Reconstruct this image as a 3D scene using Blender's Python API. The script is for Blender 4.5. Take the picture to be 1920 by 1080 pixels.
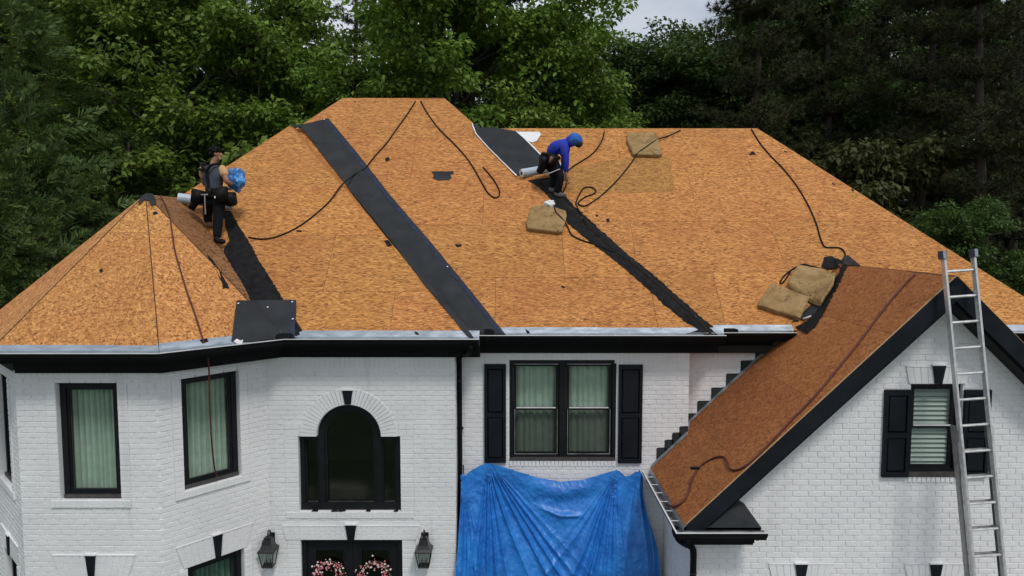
import bpy, bmesh, math, random
import numpy as np
from mathutils import Vector, Matrix, noise as mnoise
R = math.radians
random.seed(7); rng = np.random.default_rng(7)
scene = bpy.context.scene
for o in list(bpy.data.objects): bpy.data.objects.remove(o)

# ------------------------------------------------------------------ camera
F = 1350.0                     # focal length in photo pixels (1920 wide)
ZC = 7.2                       # drone height above the ground
PITCH = math.atan(105.0 / F)
cam_d = bpy.data.cameras.new('camera'); cam = bpy.data.objects.new('camera', cam_d)
scene.collection.objects.link(cam); scene.camera = cam
cam.location = (0, 0, ZC); cam.rotation_euler = (R(90) - PITCH, 0, 0)
cam_d.sensor_width = 36; cam_d.lens = 36 * F / 1920.0; cam_d.clip_end = 3000; cam_d.clip_start = 0.1

# ------------------------------------------------------------------ sky and sun (bright overcast)
SUN_EL, SUN_AZ = 56.0, 26.0    # azimuth: degrees to the right of straight behind the camera
w = bpy.data.worlds.new('World'); scene.world = w; w.use_nodes = True
nt = w.node_tree; N = nt.nodes; L = nt.links
for n in list(N): N.remove(n)
out = N.new('ShaderNodeOutputWorld'); bg = N.new('ShaderNodeBackground'); bg.inputs[1].default_value = 0.10
sky = N.new('ShaderNodeTexSky'); sky.sky_type = 'NISHITA'; sky.sun_disc = False
sky.sun_elevation = R(SUN_EL); sky.sun_rotation = R(180 - SUN_AZ)
tc = N.new('ShaderNodeTexCoord'); mp = N.new('ShaderNodeMapping'); mp.inputs['Scale'].default_value = (1.6, 1.6, 4.5)
nz = N.new('ShaderNodeTexNoise'); nz.inputs['Scale'].default_value = 2.2; nz.inputs['Detail'].default_value = 7; nz.inputs['Roughness'].default_value = .55
cr = N.new('ShaderNodeValToRGB'); cr.color_ramp.elements[0].position = .30; cr.color_ramp.elements[1].position = .72
cr.color_ramp.elements[0].color = (4.3, 4.7, 5.4, 1); cr.color_ramp.elements[1].color = (7.6, 7.8, 8.2, 1)
mx = N.new('ShaderNodeMix'); mx.data_type = 'RGBA'; mx.inputs[0].default_value = .86
L.new(tc.outputs['Generated'], mp.inputs[0]); L.new(mp.outputs[0], nz.inputs[0]); L.new(nz.outputs[0], cr.inputs[0])
L.new(sky.outputs[0], mx.inputs[6]); L.new(cr.outputs[0], mx.inputs[7]); L.new(mx.outputs[2], bg.inputs[0]); L.new(bg.outputs[0], out.inputs[0])
sd = bpy.data.lights.new('sun', 'SUN'); sd.energy = 1.5; sd.angle = R(11); sd.color = (1, .95, .88)
sun = bpy.data.objects.new('sun', sd); scene.collection.objects.link(sun)
_el, _az = R(SUN_EL), R(SUN_AZ)
sdir = Vector((math.sin(_az) * math.cos(_el), -math.cos(_az) * math.cos(_el), math.sin(_el)))   # towards the sun
sun.rotation_euler = sdir.to_track_quat('Z', 'Y').to_euler(); sun.location = (10, -20, 40)
vs = scene.view_settings; vs.view_transform = 'Standard'; vs.look = 'None'; vs.gamma = 1; vs.exposure = 0.22; vs.use_curve_mapping = False
scene.render.engine = 'CYCLES'
scene.cycles.max_bounces = 6; scene.cycles.transparent_max_bounces = 12

# ------------------------------------------------------------------ pixels to places
_f = Vector((0, math.cos(PITCH), -math.sin(PITCH))); _u = Vector((0, math.sin(PITCH), math.cos(PITCH))); CAM = Vector((0, 0, ZC))
def ray(u, v):
    return (Vector((1, 0, 0)) * ((u - 960) / F) + _f + _u * (-(v - 540) / F))
def onY(u, v, Y):
    d = ray(u, v); return CAM + d * (Y / d.y)
def onPlane(u, v, p0, n):
    d = ray(u, v); return CAM + d * ((Vector(p0) - CAM).dot(n) / d.dot(n))

# ------------------------------------------------------------------ materials
MATS = {}
def newmat(name):
    m = bpy.data.materials.new(name); m.use_nodes = True; nt = m.node_tree
    b = nt.nodes['Principled BSDF']; MATS[name] = m
    return m, nt, b
def nd(nt, t, **k):
    n = nt.nodes.new(t)
    for a, v in k.items(): setattr(n, a, v)
    return n
def ramp(nt, fac, stops, interp='LINEAR'):
    r = nd(nt, 'ShaderNodeValToRGB'); r.color_ramp.interpolation = interp
    e = r.color_ramp.elements
    while len(e) < len(stops): e.new(.5)
    for i, (p, c) in enumerate(stops):
        e[i].position = p; e[i].color = (c[0], c[1], c[2], 1) if hasattr(c, '__len__') else (c, c, c, 1)
    nt.links.new(fac, r.inputs[0]); return r.outputs[0]
def mixc(nt, fac, a, b, mode='MIX'):
    m = nd(nt, 'ShaderNodeMix', data_type='RGBA', blend_type=mode)
    for s, v in ((0, fac), (6, a), (7, b)):
        if hasattr(v, 'is_linked') or hasattr(v, 'links'): nt.links.new(v, m.inputs[s])
        elif s == 0: m.inputs[0].default_value = v
        else: m.inputs[s].default_value = (v[0], v[1], v[2], 1)
    return m.outputs[2]
def noise_n(nt, vec, scale, detail=4, rough=.55, dist=0):
    n = nd(nt, 'ShaderNodeTexNoise'); n.inputs['Scale'].default_value = scale; n.inputs['Detail'].default_value = detail
    n.inputs['Roughness'].default_value = rough; n.inputs['Distortion'].default_value = dist
    if vec is not None: nt.links.new(vec, n.inputs[0])
    return n
def mapping(nt, vec, scale=(1, 1, 1), rot=(0, 0, 0), loc=(0, 0, 0)):
    m = nd(nt, 'ShaderNodeMapping'); m.inputs['Scale'].default_value = scale; m.inputs['Rotation'].default_value = rot; m.inputs['Location'].default_value = loc
    nt.links.new(vec, m.inputs[0]); return m.outputs[0]
def math_n(nt, op, a, b=None):
    m = nd(nt, 'ShaderNodeMath', operation=op)
    for i, v in enumerate((a, b)):
        if v is None: continue
        if hasattr(v, 'links'): nt.links.new(v, m.inputs[i])
        else: m.inputs[i].default_value = v
    return m.outputs[0]
def bump(nt, b, h, strength=.3, dist=.01):
    n = nd(nt, 'ShaderNodeBump'); n.inputs['Strength'].default_value = strength; n.inputs['Distance'].default_value = dist
    nt.links.new(h, n.inputs['Height']); nt.links.new(n.outputs[0], b.inputs['Normal'])
def simple(name, col, rough=.6, metal=0, var=.15, scale=6, bmp=0, spec=.5, vscale=(1, 1, 1)):
    m, nt, b = newmat(name)
    tcn = nd(nt, 'ShaderNodeTexCoord'); v = mapping(nt, tcn.outputs['Object'], vscale)
    n = noise_n(nt, v, scale, 6)
    lo = [c * (1 - var) for c in col]; hi = [min(1, c * (1 + var)) for c in col]
    c = ramp(nt, n.outputs[0], [(.3, lo), (.7, hi)])
    nt.links.new(c, b.inputs['Base Color']); b.inputs['Metallic'].default_value = metal
    r = ramp(nt, n.outputs[0], [(.3, max(0, rough - .08)), (.7, min(1, rough + .08))]); nt.links.new(r, b.inputs['Roughness'])
    b.inputs['Specular IOR Level'].default_value = spec
    if bmp:
        n2 = noise_n(nt, v, scale * 6, 4); bump(nt, b, n2.outputs[0], bmp, .01)
    return m

def osb(name, a=(13.5, 63), base=((.19, .065, .016), (.415, .176, .046), (.64, .315, .100)), stain=.4, dark=0.85, rots=(4, -10, 17)):
    m, nt, b = newmat(name); Lk = nt.links
    uvn = nd(nt, 'ShaderNodeUVMap'); uv = uvn.outputs[0]
    oi = nd(nt, 'ShaderNodeObjectInfo')
    off = nd(nt, 'ShaderNodeVectorMath', operation='SCALE'); off.inputs[0].default_value = (37, 61, 0); Lk.new(oi.outputs['Random'], off.inputs['Scale'])
    add = nd(nt, 'ShaderNodeVectorMath', operation='ADD'); Lk.new(uv, add.inputs[0]); Lk.new(off.outputs[0], add.inputs[1])
    wob = noise_n(nt, add.outputs[0], 7, 3); sub = nd(nt, 'ShaderNodeVectorMath', operation='SUBTRACT'); sub.inputs[1].default_value = (.5, .5, .5); Lk.new(wob.outputs['Color'], sub.inputs[0])
    sc = nd(nt, 'ShaderNodeVectorMath', operation='SCALE'); sc.inputs['Scale'].default_value = .03; Lk.new(sub.outputs[0], sc.inputs[0])
    v0 = nd(nt, 'ShaderNodeVectorMath', operation='ADD'); Lk.new(add.outputs[0], v0.inputs[0]); Lk.new(sc.outputs[0], v0.inputs[1]); v0 = v0.outputs[0]
    def flakes(sx, sy, rot):
        vo = nd(nt, 'ShaderNodeTexVoronoi', voronoi_dimensions='2D'); vo.inputs['Scale'].default_value = 1
        mr = mapping(nt, mapping(nt, v0, (1, 1, 1), (0, 0, R(rot))), (sx, sy, 1))
        Lk.new(mr, vo.inputs['Vector']); s = nd(nt, 'ShaderNodeSeparateColor'); Lk.new(vo.outputs['Color'], s.inputs[0]); return s.outputs[0], vo.outputs['Distance']
    dk = tuple(c * .62 for c in base[0]); chip = (.050, .017, .009)
    f1, _ = flakes(a[0], a[1], rots[0]); f2, _ = flakes(a[0] * 1.35, a[1] * 1.25, rots[1]); f3, _ = flakes(a[0] * 1.1, a[1] * .95, rots[2]); f4, _ = flakes(a[0] * 2.3, a[1] * 2.0, rots[0] * .5); f5, _ = flakes(a[0] * 1.7, a[1] * 1.5, rots[1] * 1.6)
    col = ramp(nt, f1, [(0, base[0]), (.30, base[1]), (.70, base[1]), (1, base[2])])
    col = mixc(nt, .45, col, ramp(nt, f4, [(0, base[0]), (.4, base[1]), (1, base[2])]))
    col = mixc(nt, ramp(nt, f2, [(.80, 0), (.84, .60)]), col, base[2])
    col = mixc(nt, ramp(nt, f3, [(.10, .55), (.14, 0)]), col, base[0])
    col = mixc(nt, ramp(nt, f3, [(.90, 0), (.93, .75)]), col, tuple(min(1, c * 1.12) for c in base[2]))
    col = mixc(nt, ramp(nt, f5, [(.055, dark), (.07, 0)]), col, chip)
    col = mixc(nt, ramp(nt, f2, [(.03, dark), (.045, 0)]), col, dk)
    col = mixc(nt, .14, col, base[1])
    nb = noise_n(nt, add.outputs[0], .9, 5, .6); mb = ramp(nt, nb.outputs[0], [(.45, 0), (.75, stain)]); col = mixc(nt, mb, col, tuple(base[0][k] * .5 + base[1][k] * .5 * (1.1, .75, .7)[k] for k in range(3)))
    nb2 = noise_n(nt, mapping(nt, add.outputs[0], (1, 1, 1), (0, 0, 0), (11, 3, 0)), 1.6, 5, .6); mb2 = ramp(nt, nb2.outputs[0], [(.5, 0), (.8, .3)]); col = mixc(nt, mb2, col, tuple(base[1][k] * .6 + base[2][k] * .4 for k in range(3)))
    hs = nd(nt, 'ShaderNodeHueSaturation'); Lk.new(col, hs.inputs['Color'])
    tv = math_n(nt, 'MULTIPLY_ADD', oi.outputs['Random'], .14); tv.node.inputs[2].default_value = .96; Lk.new(tv, hs.inputs['Value'])
    r2 = math_n(nt, 'FRACT', math_n(nt, 'MULTIPLY', oi.outputs['Random'], 17.3)); hv = math_n(nt, 'MULTIPLY_ADD', r2, .006); hv.node.inputs[2].default_value = .496; Lk.new(hv, hs.inputs['Hue'])
    Lk.new(hs.outputs[0], b.inputs['Base Color']); b.inputs['Roughness'].default_value = .75; b.inputs['Specular IOR Level'].default_value = .25
    h = math_n(nt, 'ADD', f1, f2); bump(nt, b, h, .25, .003)
    return m
osb('osb_board')
osb('osb_turret', (23, 48), ((.22, .084, .022), (.43, .190, .054), (.66, .345, .120)), .3, .85, (28, -24, 58))
osb('osb_patch', (13, 60), ((.18, .075, .019), (.345, .165, .040), (.48, .26, .075)), .3, .7)
simple('chalk', (.50, .31, .07), .9, var=.3, scale=20)
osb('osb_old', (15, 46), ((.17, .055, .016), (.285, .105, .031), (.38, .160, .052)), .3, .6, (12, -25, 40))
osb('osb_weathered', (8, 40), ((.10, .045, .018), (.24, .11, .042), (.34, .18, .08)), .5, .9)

def painted_brick():
    m, nt, b = newmat('painted_brick'); Lk = nt.links
    g = nd(nt, 'ShaderNodeNewGeometry'); P = g.outputs['Position']
    n1 = noise_n(nt, P, 1.1, 6, .6); n2 = noise_n(nt, P, 26, 4, .6)
    col = ramp(nt, n1.outputs[0], [(.30, (.70, .705, .72)), (.62, (.79, .795, .805))])
    m2 = ramp(nt, n2.outputs[0], [(.30, .35), (.48, 0)]); col = mixc(nt, m2, col, (.60, .605, .61))
    # rain streaks
    n3 = noise_n(nt, mapping(nt, P, (3.5, 3.5, .35)), 1, 5, .6); m3 = ramp(nt, n3.outputs[0], [(.60, 0), (.80, .40)]); col = mixc(nt, m3, col, (.40, .40, .395))
    n4 = noise_n(nt, P, 60, 2, .5); m4 = ramp(nt, n4.outputs[0], [(.70, 0), (.74, .6)]); col = mixc(nt, m4, col, (.42, .41, .40))
    Lk.new(col, b.inputs['Base Color']); b.inputs['Roughness'].default_value = .55; b.inputs['Specular IOR Level'].default_value = .35
    bump(nt, b, n2.outputs[0], .5, .006)
painted_brick()
def black_paint():
    m, nt, b = newmat('black_trim'); g = nd(nt, 'ShaderNodeNewGeometry')
    n = noise_n(nt, g.outputs['Position'], 3, 6); c = ramp(nt, n.outputs[0], [(.3, (.003, .0035, .0045)), (.7, (.006, .0068, .0082))])
    n2 = noise_n(nt, mapping(nt, g.outputs['Position'], (2, 2, 2)), 9, 6, .7); ms = ramp(nt, n2.outputs[0], [(.70, 0), (.74, .35)]); c = mixc(nt, ms, c, (.11, .11, .11))
    nt.links.new(c, b.inputs['Base Color']); b.inputs['Roughness'].default_value = .6; b.inputs['Specular IOR Level'].default_value = .15
black_paint()
def rake_paint():
    m, nt, b = newmat('scuffed_black'); g = nd(nt, 'ShaderNodeNewGeometry')
    n = noise_n(nt, g.outputs['Position'], 2.5, 6); c = ramp(nt, n.outputs[0], [(.3, (.005, .007, .010)), (.7, (.011, .014, .019))])
    n2 = noise_n(nt, mapping(nt, g.outputs['Position'], (3, 3, 3), (0, R(42), 0)), 4, 8, .75); ms = ramp(nt, n2.outputs[0], [(.66, 0), (.70, .6)]); c = mixc(nt, ms, c, (.28, .28, .28))
    nt.links.new(c, b.inputs['Base Color']); b.inputs['Roughness'].default_value = .6; b.inputs['Specular IOR Level'].default_value = .18
rake_paint()
simple('shutter_paint', (.0055, .0075, .012), .5, var=.2, scale=3, spec=.25)
simple('frame_paint', (.007, .0085, .011), .5, var=.2, scale=4, spec=.25)
simple('sill_wood', (.055, .05, .047), .7, var=.35, scale=12)
simple('galvanized', (.40, .45, .50), .38, metal=.75, var=.22, scale=5, vscale=(1, 1, 4))
simple('trough_metal', (.24, .25, .26), .55, metal=.3, var=.5, scale=7)
simple('white_lip', (.68, .69, .70), .5, var=.1)
simple('aluminium', (.62, .62, .62), .45, metal=.6, var=.18, scale=14)
simple('aluminium_dark', (.30, .30, .30), .5, metal=.8, var=.25, scale=14)
simple('black_plastic', (.012, .012, .013), .5, var=.2, spec=.12)
simple('blue_plastic', (.02, .05, .10), .5, var=.2)
simple('felt', (.033, .036, .040), .85, var=.25, scale=3, bmp=.15, spec=.12)
simple('felt_old', (.012, .012, .013), .8, var=.6, scale=9, bmp=.3, spec=.12)
simple('felt_blue_edge', (.020, .028, .055), .8, var=.4, scale=8, spec=.3)
simple('paper_white', (.72, .72, .74), .7, var=.08, scale=9, bmp=.3)
simple('roll_wrap', (.42, .51, .60), .4, var=.15, scale=5)
simple('cord_black', (.012, .010, .009), .6, var=.3, spec=.12)
simple('cord_red', (.085, .016, .010), .6, var=.4, scale=4)
simple('deck_shadow', (.03, .018, .010), .95, var=.3)
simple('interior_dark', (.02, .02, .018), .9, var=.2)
simple('wood_edge', (.50, .33, .17), .8, var=.2, scale=14)
simple('blind', (.40, .47, .44), .6, var=.06)
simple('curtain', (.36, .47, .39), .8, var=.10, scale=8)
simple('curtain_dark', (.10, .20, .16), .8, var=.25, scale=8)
simple('metal_black', (.010, .010, .011), .35, var=.2, spec=.6)
simple('lamp_glass_white', (.42, .43, .42), .35, var=.1)
simple('candle', (.05, .05, .045), .5)
simple('skin', (.30, .15, .085), .55, var=.12, scale=20)
simple('hair', (.004, .0035, .0035), .5, var=.3, scale=60, vscale=(1, 1, .3), spec=.12)
simple('shirt_grey', (.052, .062, .088), .9, var=.2, scale=14, bmp=.4)
simple('shirt_tan', (.55, .33, .16), .9, var=.12, scale=14)
simple('trousers_black', (.008, .009, .011), .85, var=.3, scale=12, bmp=.3, spec=.12)
simple('hoodie_blue', (.010, .030, .36), .85, var=.2, scale=12, bmp=.4)
simple('hood_lining', (.02, .11, .42), .85, var=.2, scale=12)
simple('leather_black', (.010, .009, .009), .55, var=.4, scale=16, bmp=.3, spec=.12)
simple('leather_brown', (.13, .065, .03), .6, var=.4, scale=16)
simple('boot_brown', (.16, .085, .045), .7, var=.3, scale=16)
simple('shoe_grey', (.07, .07, .075), .6, var=.6, scale=22)
simple('bag_blue', (.035, .20, .52), .22, var=.5, scale=9, bmp=.5, spec=.7)
simple('steel', (.35, .35, .36), .35, metal=.9)
simple('flower_pink', (.55, .16, .20), .7, var=.5, scale=30)
simple('flower_white', (.70, .62, .55), .7, var=.15, scale=30)
simple('vine', (.035, .028, .014), .9, var=.4, scale=30)
simple('bark_pine', (.040, .031, .025), .95, var=.45, scale=7, bmp=.8, vscale=(1, 1, .3))
simple('bark', (.065, .052, .040), .9, var=.45, scale=7, bmp=.8, vscale=(1, 1, .3))
simple('bark_pale', (.20, .185, .155), .9, var=.45, scale=7, bmp=.8, vscale=(1, 1, .4))
simple('weathered_board', (.22, .19, .15), .85, var=.3, scale=5)
def foam():
    m, nt, b = newmat('dirty_foam'); g = nd(nt, 'ShaderNodeTexCoord'); P = g.outputs['Object']
    n = noise_n(nt, P, 5, 6, .65); c = ramp(nt, n.outputs[0], [(.25, (.16, .10, .042)), (.5, (.31, .205, .095)), (.75, (.40, .28, .14))])
    n2 = noise_n(nt, mapping(nt, P, (1, 1, 1)), 17, 5, .65); ms = ramp(nt, n2.outputs[0], [(.33, .95), (.40, 0)]); c = mixc(nt, ms, c, (.030, .018, .008))  # dirt spots; dark colour also paints the shade in the foam's holes
    nt.links.new(c, b.inputs['Base Color']); b.inputs['Roughness'].default_value = .95; b.inputs['Specular IOR Level'].default_value = .1
    h = math_n(nt, 'ADD', n2.outputs[0], noise_n(nt, P, 60, 3).outputs[0]); bump(nt, b, h, .8, .012)
foam()
def tarp_mat():
    m, nt, b = newmat('tarp_blue'); uvn = nd(nt, 'ShaderNodeTexCoord'); P = uvn.outputs['Object']
    n = noise_n(nt, P, 3.5, 6); c = ramp(nt, n.outputs[0], [(.3, (.012, .135, .50)), (.7, (.026, .235, .70))])
    nt.links.new(c, b.inputs['Base Color']); b.inputs['Roughness'].default_value = .36; b.inputs['Specular IOR Level'].default_value = .6
    n2 = noise_n(nt, mapping(nt, P, (1, 1, .6)), 22, 5, .6, .6); n3 = noise_n(nt, P, 110, 2)
    h = math_n(nt, 'ADD', n2.outputs[0], math_n(nt, 'MULTIPLY', n3.outputs[0], .25)); bump(nt, b, h, .55, .012)
tarp_mat()
def glass():
    m, nt, b = newmat('window_glass'); nt.nodes.remove(b)
    o = nt.nodes['Material Output']; t = nd(nt, 'ShaderNodeBsdfTransparent'); t.inputs[0].default_value = (.93, .96, .94, 1)
    gl = nd(nt, 'ShaderNodeBsdfGlossy'); gl.inputs['Roughness'].default_value = .02
    lw = nd(nt, 'ShaderNodeLayerWeight'); lw.inputs[0].default_value = .5; f5 = math_n(nt, 'POWER', lw.outputs['Facing'], 5.); fr = math_n(nt, 'MULTIPLY_ADD', f5, .92); fr.node.inputs[2].default_value = .06
    mx = nd(nt, 'ShaderNodeMixShader'); nt.links.new(fr, mx.inputs[0]); nt.links.new(t.outputs[0], mx.inputs[1]); nt.links.new(gl.outputs[0], mx.inputs[2]); nt.links.new(mx.outputs[0], o.inputs[0])
glass()
def screen():
    m, nt, b = newmat('insect_screen'); nt.nodes.remove(b)
    o = nt.nodes['Material Output']; t = nd(nt, 'ShaderNodeBsdfTransparent'); d = nd(nt, 'ShaderNodeBsdfDiffuse'); d.inputs[0].default_value = (.02, .02, .02, 1)
    mx = nd(nt, 'ShaderNodeMixShader'); mx.inputs[0].default_value = .5; nt.links.new(t.outputs[0], mx.inputs[1]); nt.links.new(d.outputs[0], mx.inputs[2]); nt.links.new(mx.outputs[0], o.inputs[0])
screen()
def leaf(name, lo, hi, trans=.35):
    m, nt, b = newmat(name); Lk = nt.links
    at = nd(nt, 'ShaderNodeAttribute', attribute_name='tone'); oi = nd(nt, 'ShaderNodeObjectInfo')
    c = ramp(nt, at.outputs['Fac'], [(0, lo), (1, hi)])
    hs = nd(nt, 'ShaderNodeHueSaturation'); Lk.new(c, hs.inputs['Color'])
    tv = math_n(nt, 'MULTIPLY_ADD', oi.outputs['Random'], .3); tv.node.inputs[2].default_value = .85; Lk.new(tv, hs.inputs['Value'])
    hv = math_n(nt, 'MULTIPLY_ADD', oi.outputs['Random'], .02); hv.node.inputs[2].default_value = .49; Lk.new(hv, hs.inputs['Hue'])
    Lk.new(hs.outputs[0], b.inputs['Base Color']); b.inputs['Roughness'].default_value = .55; b.inputs['Specular IOR Level'].default_value = .3
    tr = nd(nt, 'ShaderNodeBsdfTranslucent'); Lk.new(hs.outputs[0], tr.inputs[0]); mx = nd(nt, 'ShaderNodeMixShader'); mx.inputs[0].default_value = trans
    o = nt.nodes['Material Output']; Lk.new(b.outputs[0], mx.inputs[1]); Lk.new(tr.outputs[0], mx.inputs[2]); Lk.new(mx.outputs[0], o.inputs[0])
leaf('leaf_broad', (.070, .136, .020), (.220, .335, .052))
leaf('leaf_dark', (.030, .062, .013), (.085, .145, .030))
leaf('needle_pine', (.022, .029, .010), (.072, .086, .028), .25)
leaf('needle_cedar', (.042, .076, .019), (.115, .178, .048), .25)
leaf('leaf_willow', (.05, .065, .018), (.10, .115, .035))

# ------------------------------------------------------------------ mesh helpers
ORI = {}                                   # world origin of each object
def worigin(p): return ORI.get(p.name, Vector((0, 0, 0))) if p is not None else Vector((0, 0, 0))
class MB:
    def __init__(s): s.v = []; s.f = []; s.uv = []; s.mi = []
    def quad(s, *pts, uv=None, mi=0):
        i = len(s.v); s.v += [tuple(p) for p in pts]; s.f.append(tuple(range(i, i + len(pts)))); s.uv.append(uv); s.mi.append(mi)
    def mesh(s, V, Fs, mi=0):
        i = len(s.v); s.v += [tuple(p) for p in V]
        for f in Fs: s.f.append(tuple(i + k for k in f)); s.uv.append(None); s.mi.append(mi)
    def box8(s, P, mi=0):                  # P: 4 bottom points, 4 top points
        s.mesh(P, [(3, 2, 1, 0), (4, 5, 6, 7), (0, 1, 5, 4), (1, 2, 6, 5), (2, 3, 7, 6), (3, 0, 4, 7)], mi)
    def box(s, c, h, M=None, mi=0):
        c = Vector(c); P = []
        for z in (-1, 1):
            for x, y in ((-1, -1), (1, -1), (1, 1), (-1, 1)):
                q = Vector((x * h[0], y * h[1], z * h[2])); P.append(c + (M @ q if M else q))
        s.box8(P, mi)
    def tube(s, pts, r, n=6, cap=True, mi=0):
        pts = [Vector(p) for p in pts]; rs = r if hasattr(r, '__len__') else [r] * len(pts)
        rings = []; up = Vector((0, 0, 1))
        for i, p in enumerate(pts):
            t = (pts[min(i + 1, len(pts) - 1)] - pts[max(i - 1, 0)])
            if t.length < 1e-9: t = Vector((0, 0, 1))
            t.normalize(); a = t.cross(up)
            if a.length < .05: a = t.cross(Vector((1, 0, 0)))
            a.normalize(); b = a.cross(t)
            rings.append([p + (a * math.cos(2 * math.pi * k / n) + b * math.sin(2 * math.pi * k / n)) * rs[i] for k in range(n)])
        V = [q for rg in rings for q in rg]; Fs = []
        for i in range(len(pts) - 1):
            for k in range(n): Fs.append((i * n + k, i * n + (k + 1) % n, (i + 1) * n + (k + 1) % n, (i + 1) * n + k))
        if cap: Fs.append(tuple(range(n))[::-1]); Fs.append(tuple((len(pts) - 1) * n + k for k in range(n)))
        s.mesh(V, Fs, mi)
    def prism(s, poly, vec, mi=0):          # closed polygon (3D) pushed along vec
        n = len(poly); vec = Vector(vec); A = [Vector(p) for p in poly]; B = [p + vec for p in A]
        s.mesh(A + B, [tuple(range(n))[::-1], tuple(range(n, 2 * n))] + [(i, (i + 1) % n, n + (i + 1) % n, n + i) for i in range(n)], mi)
    def build(s, name, mat, parent=None, smooth=False, fixn=True, origin=None):
        me = bpy.data.meshes.new(name); o_w = worigin(parent) if parent is not None else (Vector(origin) if origin is not None else Vector((0, 0, 0)))
        me.from_pydata([tuple(Vector(p) - o_w) for p in s.v], [], s.f)
        for m in (mat if isinstance(mat, (list, tuple)) else [mat]): me.materials.append(MATS[m])
        if any(s.mi): me.polygons.foreach_set('material_index', s.mi)
        if any(u is not None for u in s.uv):
            l = me.uv_layers.new(name='UVMap')
            for p, u in zip(me.polygons, s.uv):
                if u is not None:
                    for li, c in zip(p.loop_indices, u): l.data[li].uv = c
        if fixn:
            bm = bmesh.new(); bm.from_mesh(me); bmesh.ops.recalc_face_normals(bm, faces=bm.faces); bm.to_mesh(me); bm.free()
        if smooth: me.polygons.foreach_set('use_smooth', [True] * len(me.polygons))
        return link(name, me, parent, o_w)
def link(name, me, parent, o_w):
    o = bpy.data.objects.new(name, me); scene.collection.objects.link(o)
    if parent is not None: o.parent = parent; ORI[o.name] = o_w
    else: o.location = o_w; ORI[o.name] = Vector(o_w)
    return o
def tag(o, label=None, cat=None, group=None, kind=None):
    if label: o['label'] = label
    if cat: o['category'] = cat
    if group: o['group'] = group
    if kind: o['kind'] = kind
    return o
def thing(name, label, cat, loc, group=None):
    o = bpy.data.objects.new(name, None); scene.collection.objects.link(o); o.location = loc; o.empty_display_size = .2
    ORI[o.name] = Vector(loc); return tag(o, label, cat, group)
def catmull(pts, k=8):
    pts = [Vector(p) for p in pts]; P = [pts[0] * 2 - pts[1]] + pts + [pts[-1] * 2 - pts[-2]]; out = []
    for i in range(1, len(P) - 2):
        a, b, c, d = P[i - 1], P[i], P[i + 1], P[i + 2]
        for j in range(k):
            t = j / k; out.append(.5 * ((2 * b) + (c - a) * t + (2 * a - 5 * b + 4 * c - d) * t * t + (3 * b - a - 3 * c + d) * t ** 3))
    out.append(pts[-1]); return out

# ------------------------------------------------------------------ roof geometry (metres)
ZE = ZC - 1.50                 # eave height
p = .96                        # main pitch
yA, yC, yB = 10.25, 10.62, 10.92
xA, xB = -.57, 3.03            # the two jogs
xL, xR = -7.90, 8.64
yK1, yK2 = 19.454, 18.36
TX, TY, TZ = -5.56, 11.0, ZC + .57      # turret apex
tc0, tc1 = (-6.62, 9.05), (-4.48, 9.05) # turret eave corners
tIn = (-3.28, 10.25)                    # inside corner turret / entrance eave
GY = 8.70
GX, GZ = onY(1793, 516, GY).x, onY(1793, 516, GY).z
gl = onY(1283, 985, GY); GXE, GZE = gl.x, gl.z
gp = (GZ - GZE) / (GX - GXE)
qf = (TZ - ZE) / (TY - 9.05)
d45 = ((TY - 9.05) - (TX - tc1[0])) / math.sqrt(2); q45 = (TZ - ZE) / d45
qs = (TZ - ZE) / (tIn[0] - TX)
q45l = (TZ - ZE) / (((TY - 9.05) + (TX - tc0[0])) / math.sqrt(2))
def roofZ(x, y):
    z = -9.
    if y >= yA - .02:
        zL = ZE + p * (x - xL); k1 = ZE + p * (yK1 - y)
        h1 = min(ZE + p * (y - yA), ZE + p * (xA - x), zL, k1); h2 = min(ZE + p * (y - yC), ZE + p * (xB - x), zL, k1) if y > yC - .02 else -9
        h3 = min(ZE + p * (y - yB), ZE + p * (xR - x), zL, ZE + p * (yK2 - y)) if y > yB - .02 else -9
        z = max(h1, h2, h3)
        if z < ZE - .03: z = -9.
    if y < 13 and x < -2.9:
        h4 = min(ZE + qf * (y - 9.05), ZE + q45 * ((y - 9.05) - (x - tc1[0])) / math.sqrt(2), TZ - qs * (x - TX), TZ - qs * (TX - x), ZE + q45l * ((y - 9.05) + (x - tc0[0])) / math.sqrt(2), TZ)
        if h4 > ZE - .03: z = max(z, h4)
    if GY <= y < 12.2 and x > GXE - .02:
        z = max(z, GZ - gp * abs(x - GX))
    return z
def drape(u, v, off=0., t0=7.0):
    for k in range(30):
        q = drape0(u, v + k, off, t0)
        if q is not None: return q
    return None
def drape0(u, v, off=0., t0=7.0):
    d = ray(u, v); t = t0; last = t0
    while t < 26:
        q = CAM + d * t
        if q.z < roofZ(q.x, q.y) + off: break
        last = t; t += .06
    else: return None
    a, b = last, t
    for _ in range(14):
        m = (a + b) / 2; q = CAM + d * m
        if q.z < roofZ(q.x, q.y) + off: b = m
        else: a = m
    return CAM + d * b

# ------------------------------------------------------------------ setting: ground
def flat(name, x0, x1, y0, y1, z, mat):
    m = MB(); m.quad((x0, y0, z), (x1, y0, z), (x1, y1, z), (x0, y1, z)); o = m.build(name, mat); tag(o, kind='structure'); return o
simple('lawn', (.045, .075, .022), .95, var=.45, scale=.8, bmp=.5)
simple('leaf_litter', (.045, .034, .020), .95, var=.5, scale=1.5, bmp=.6)
simple('concrete', (.30, .29, .27), .85, var=.15, scale=3, bmp=.2)
flat('ground', -600, 600, -600, 600, 0, 'lawn')
flat('woodland_floor', -60, 60, 22, 75, .006, 'leaf_litter')
flat('driveway', 2.6, 9.2, -8, 9.0, .012, 'concrete')

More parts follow.
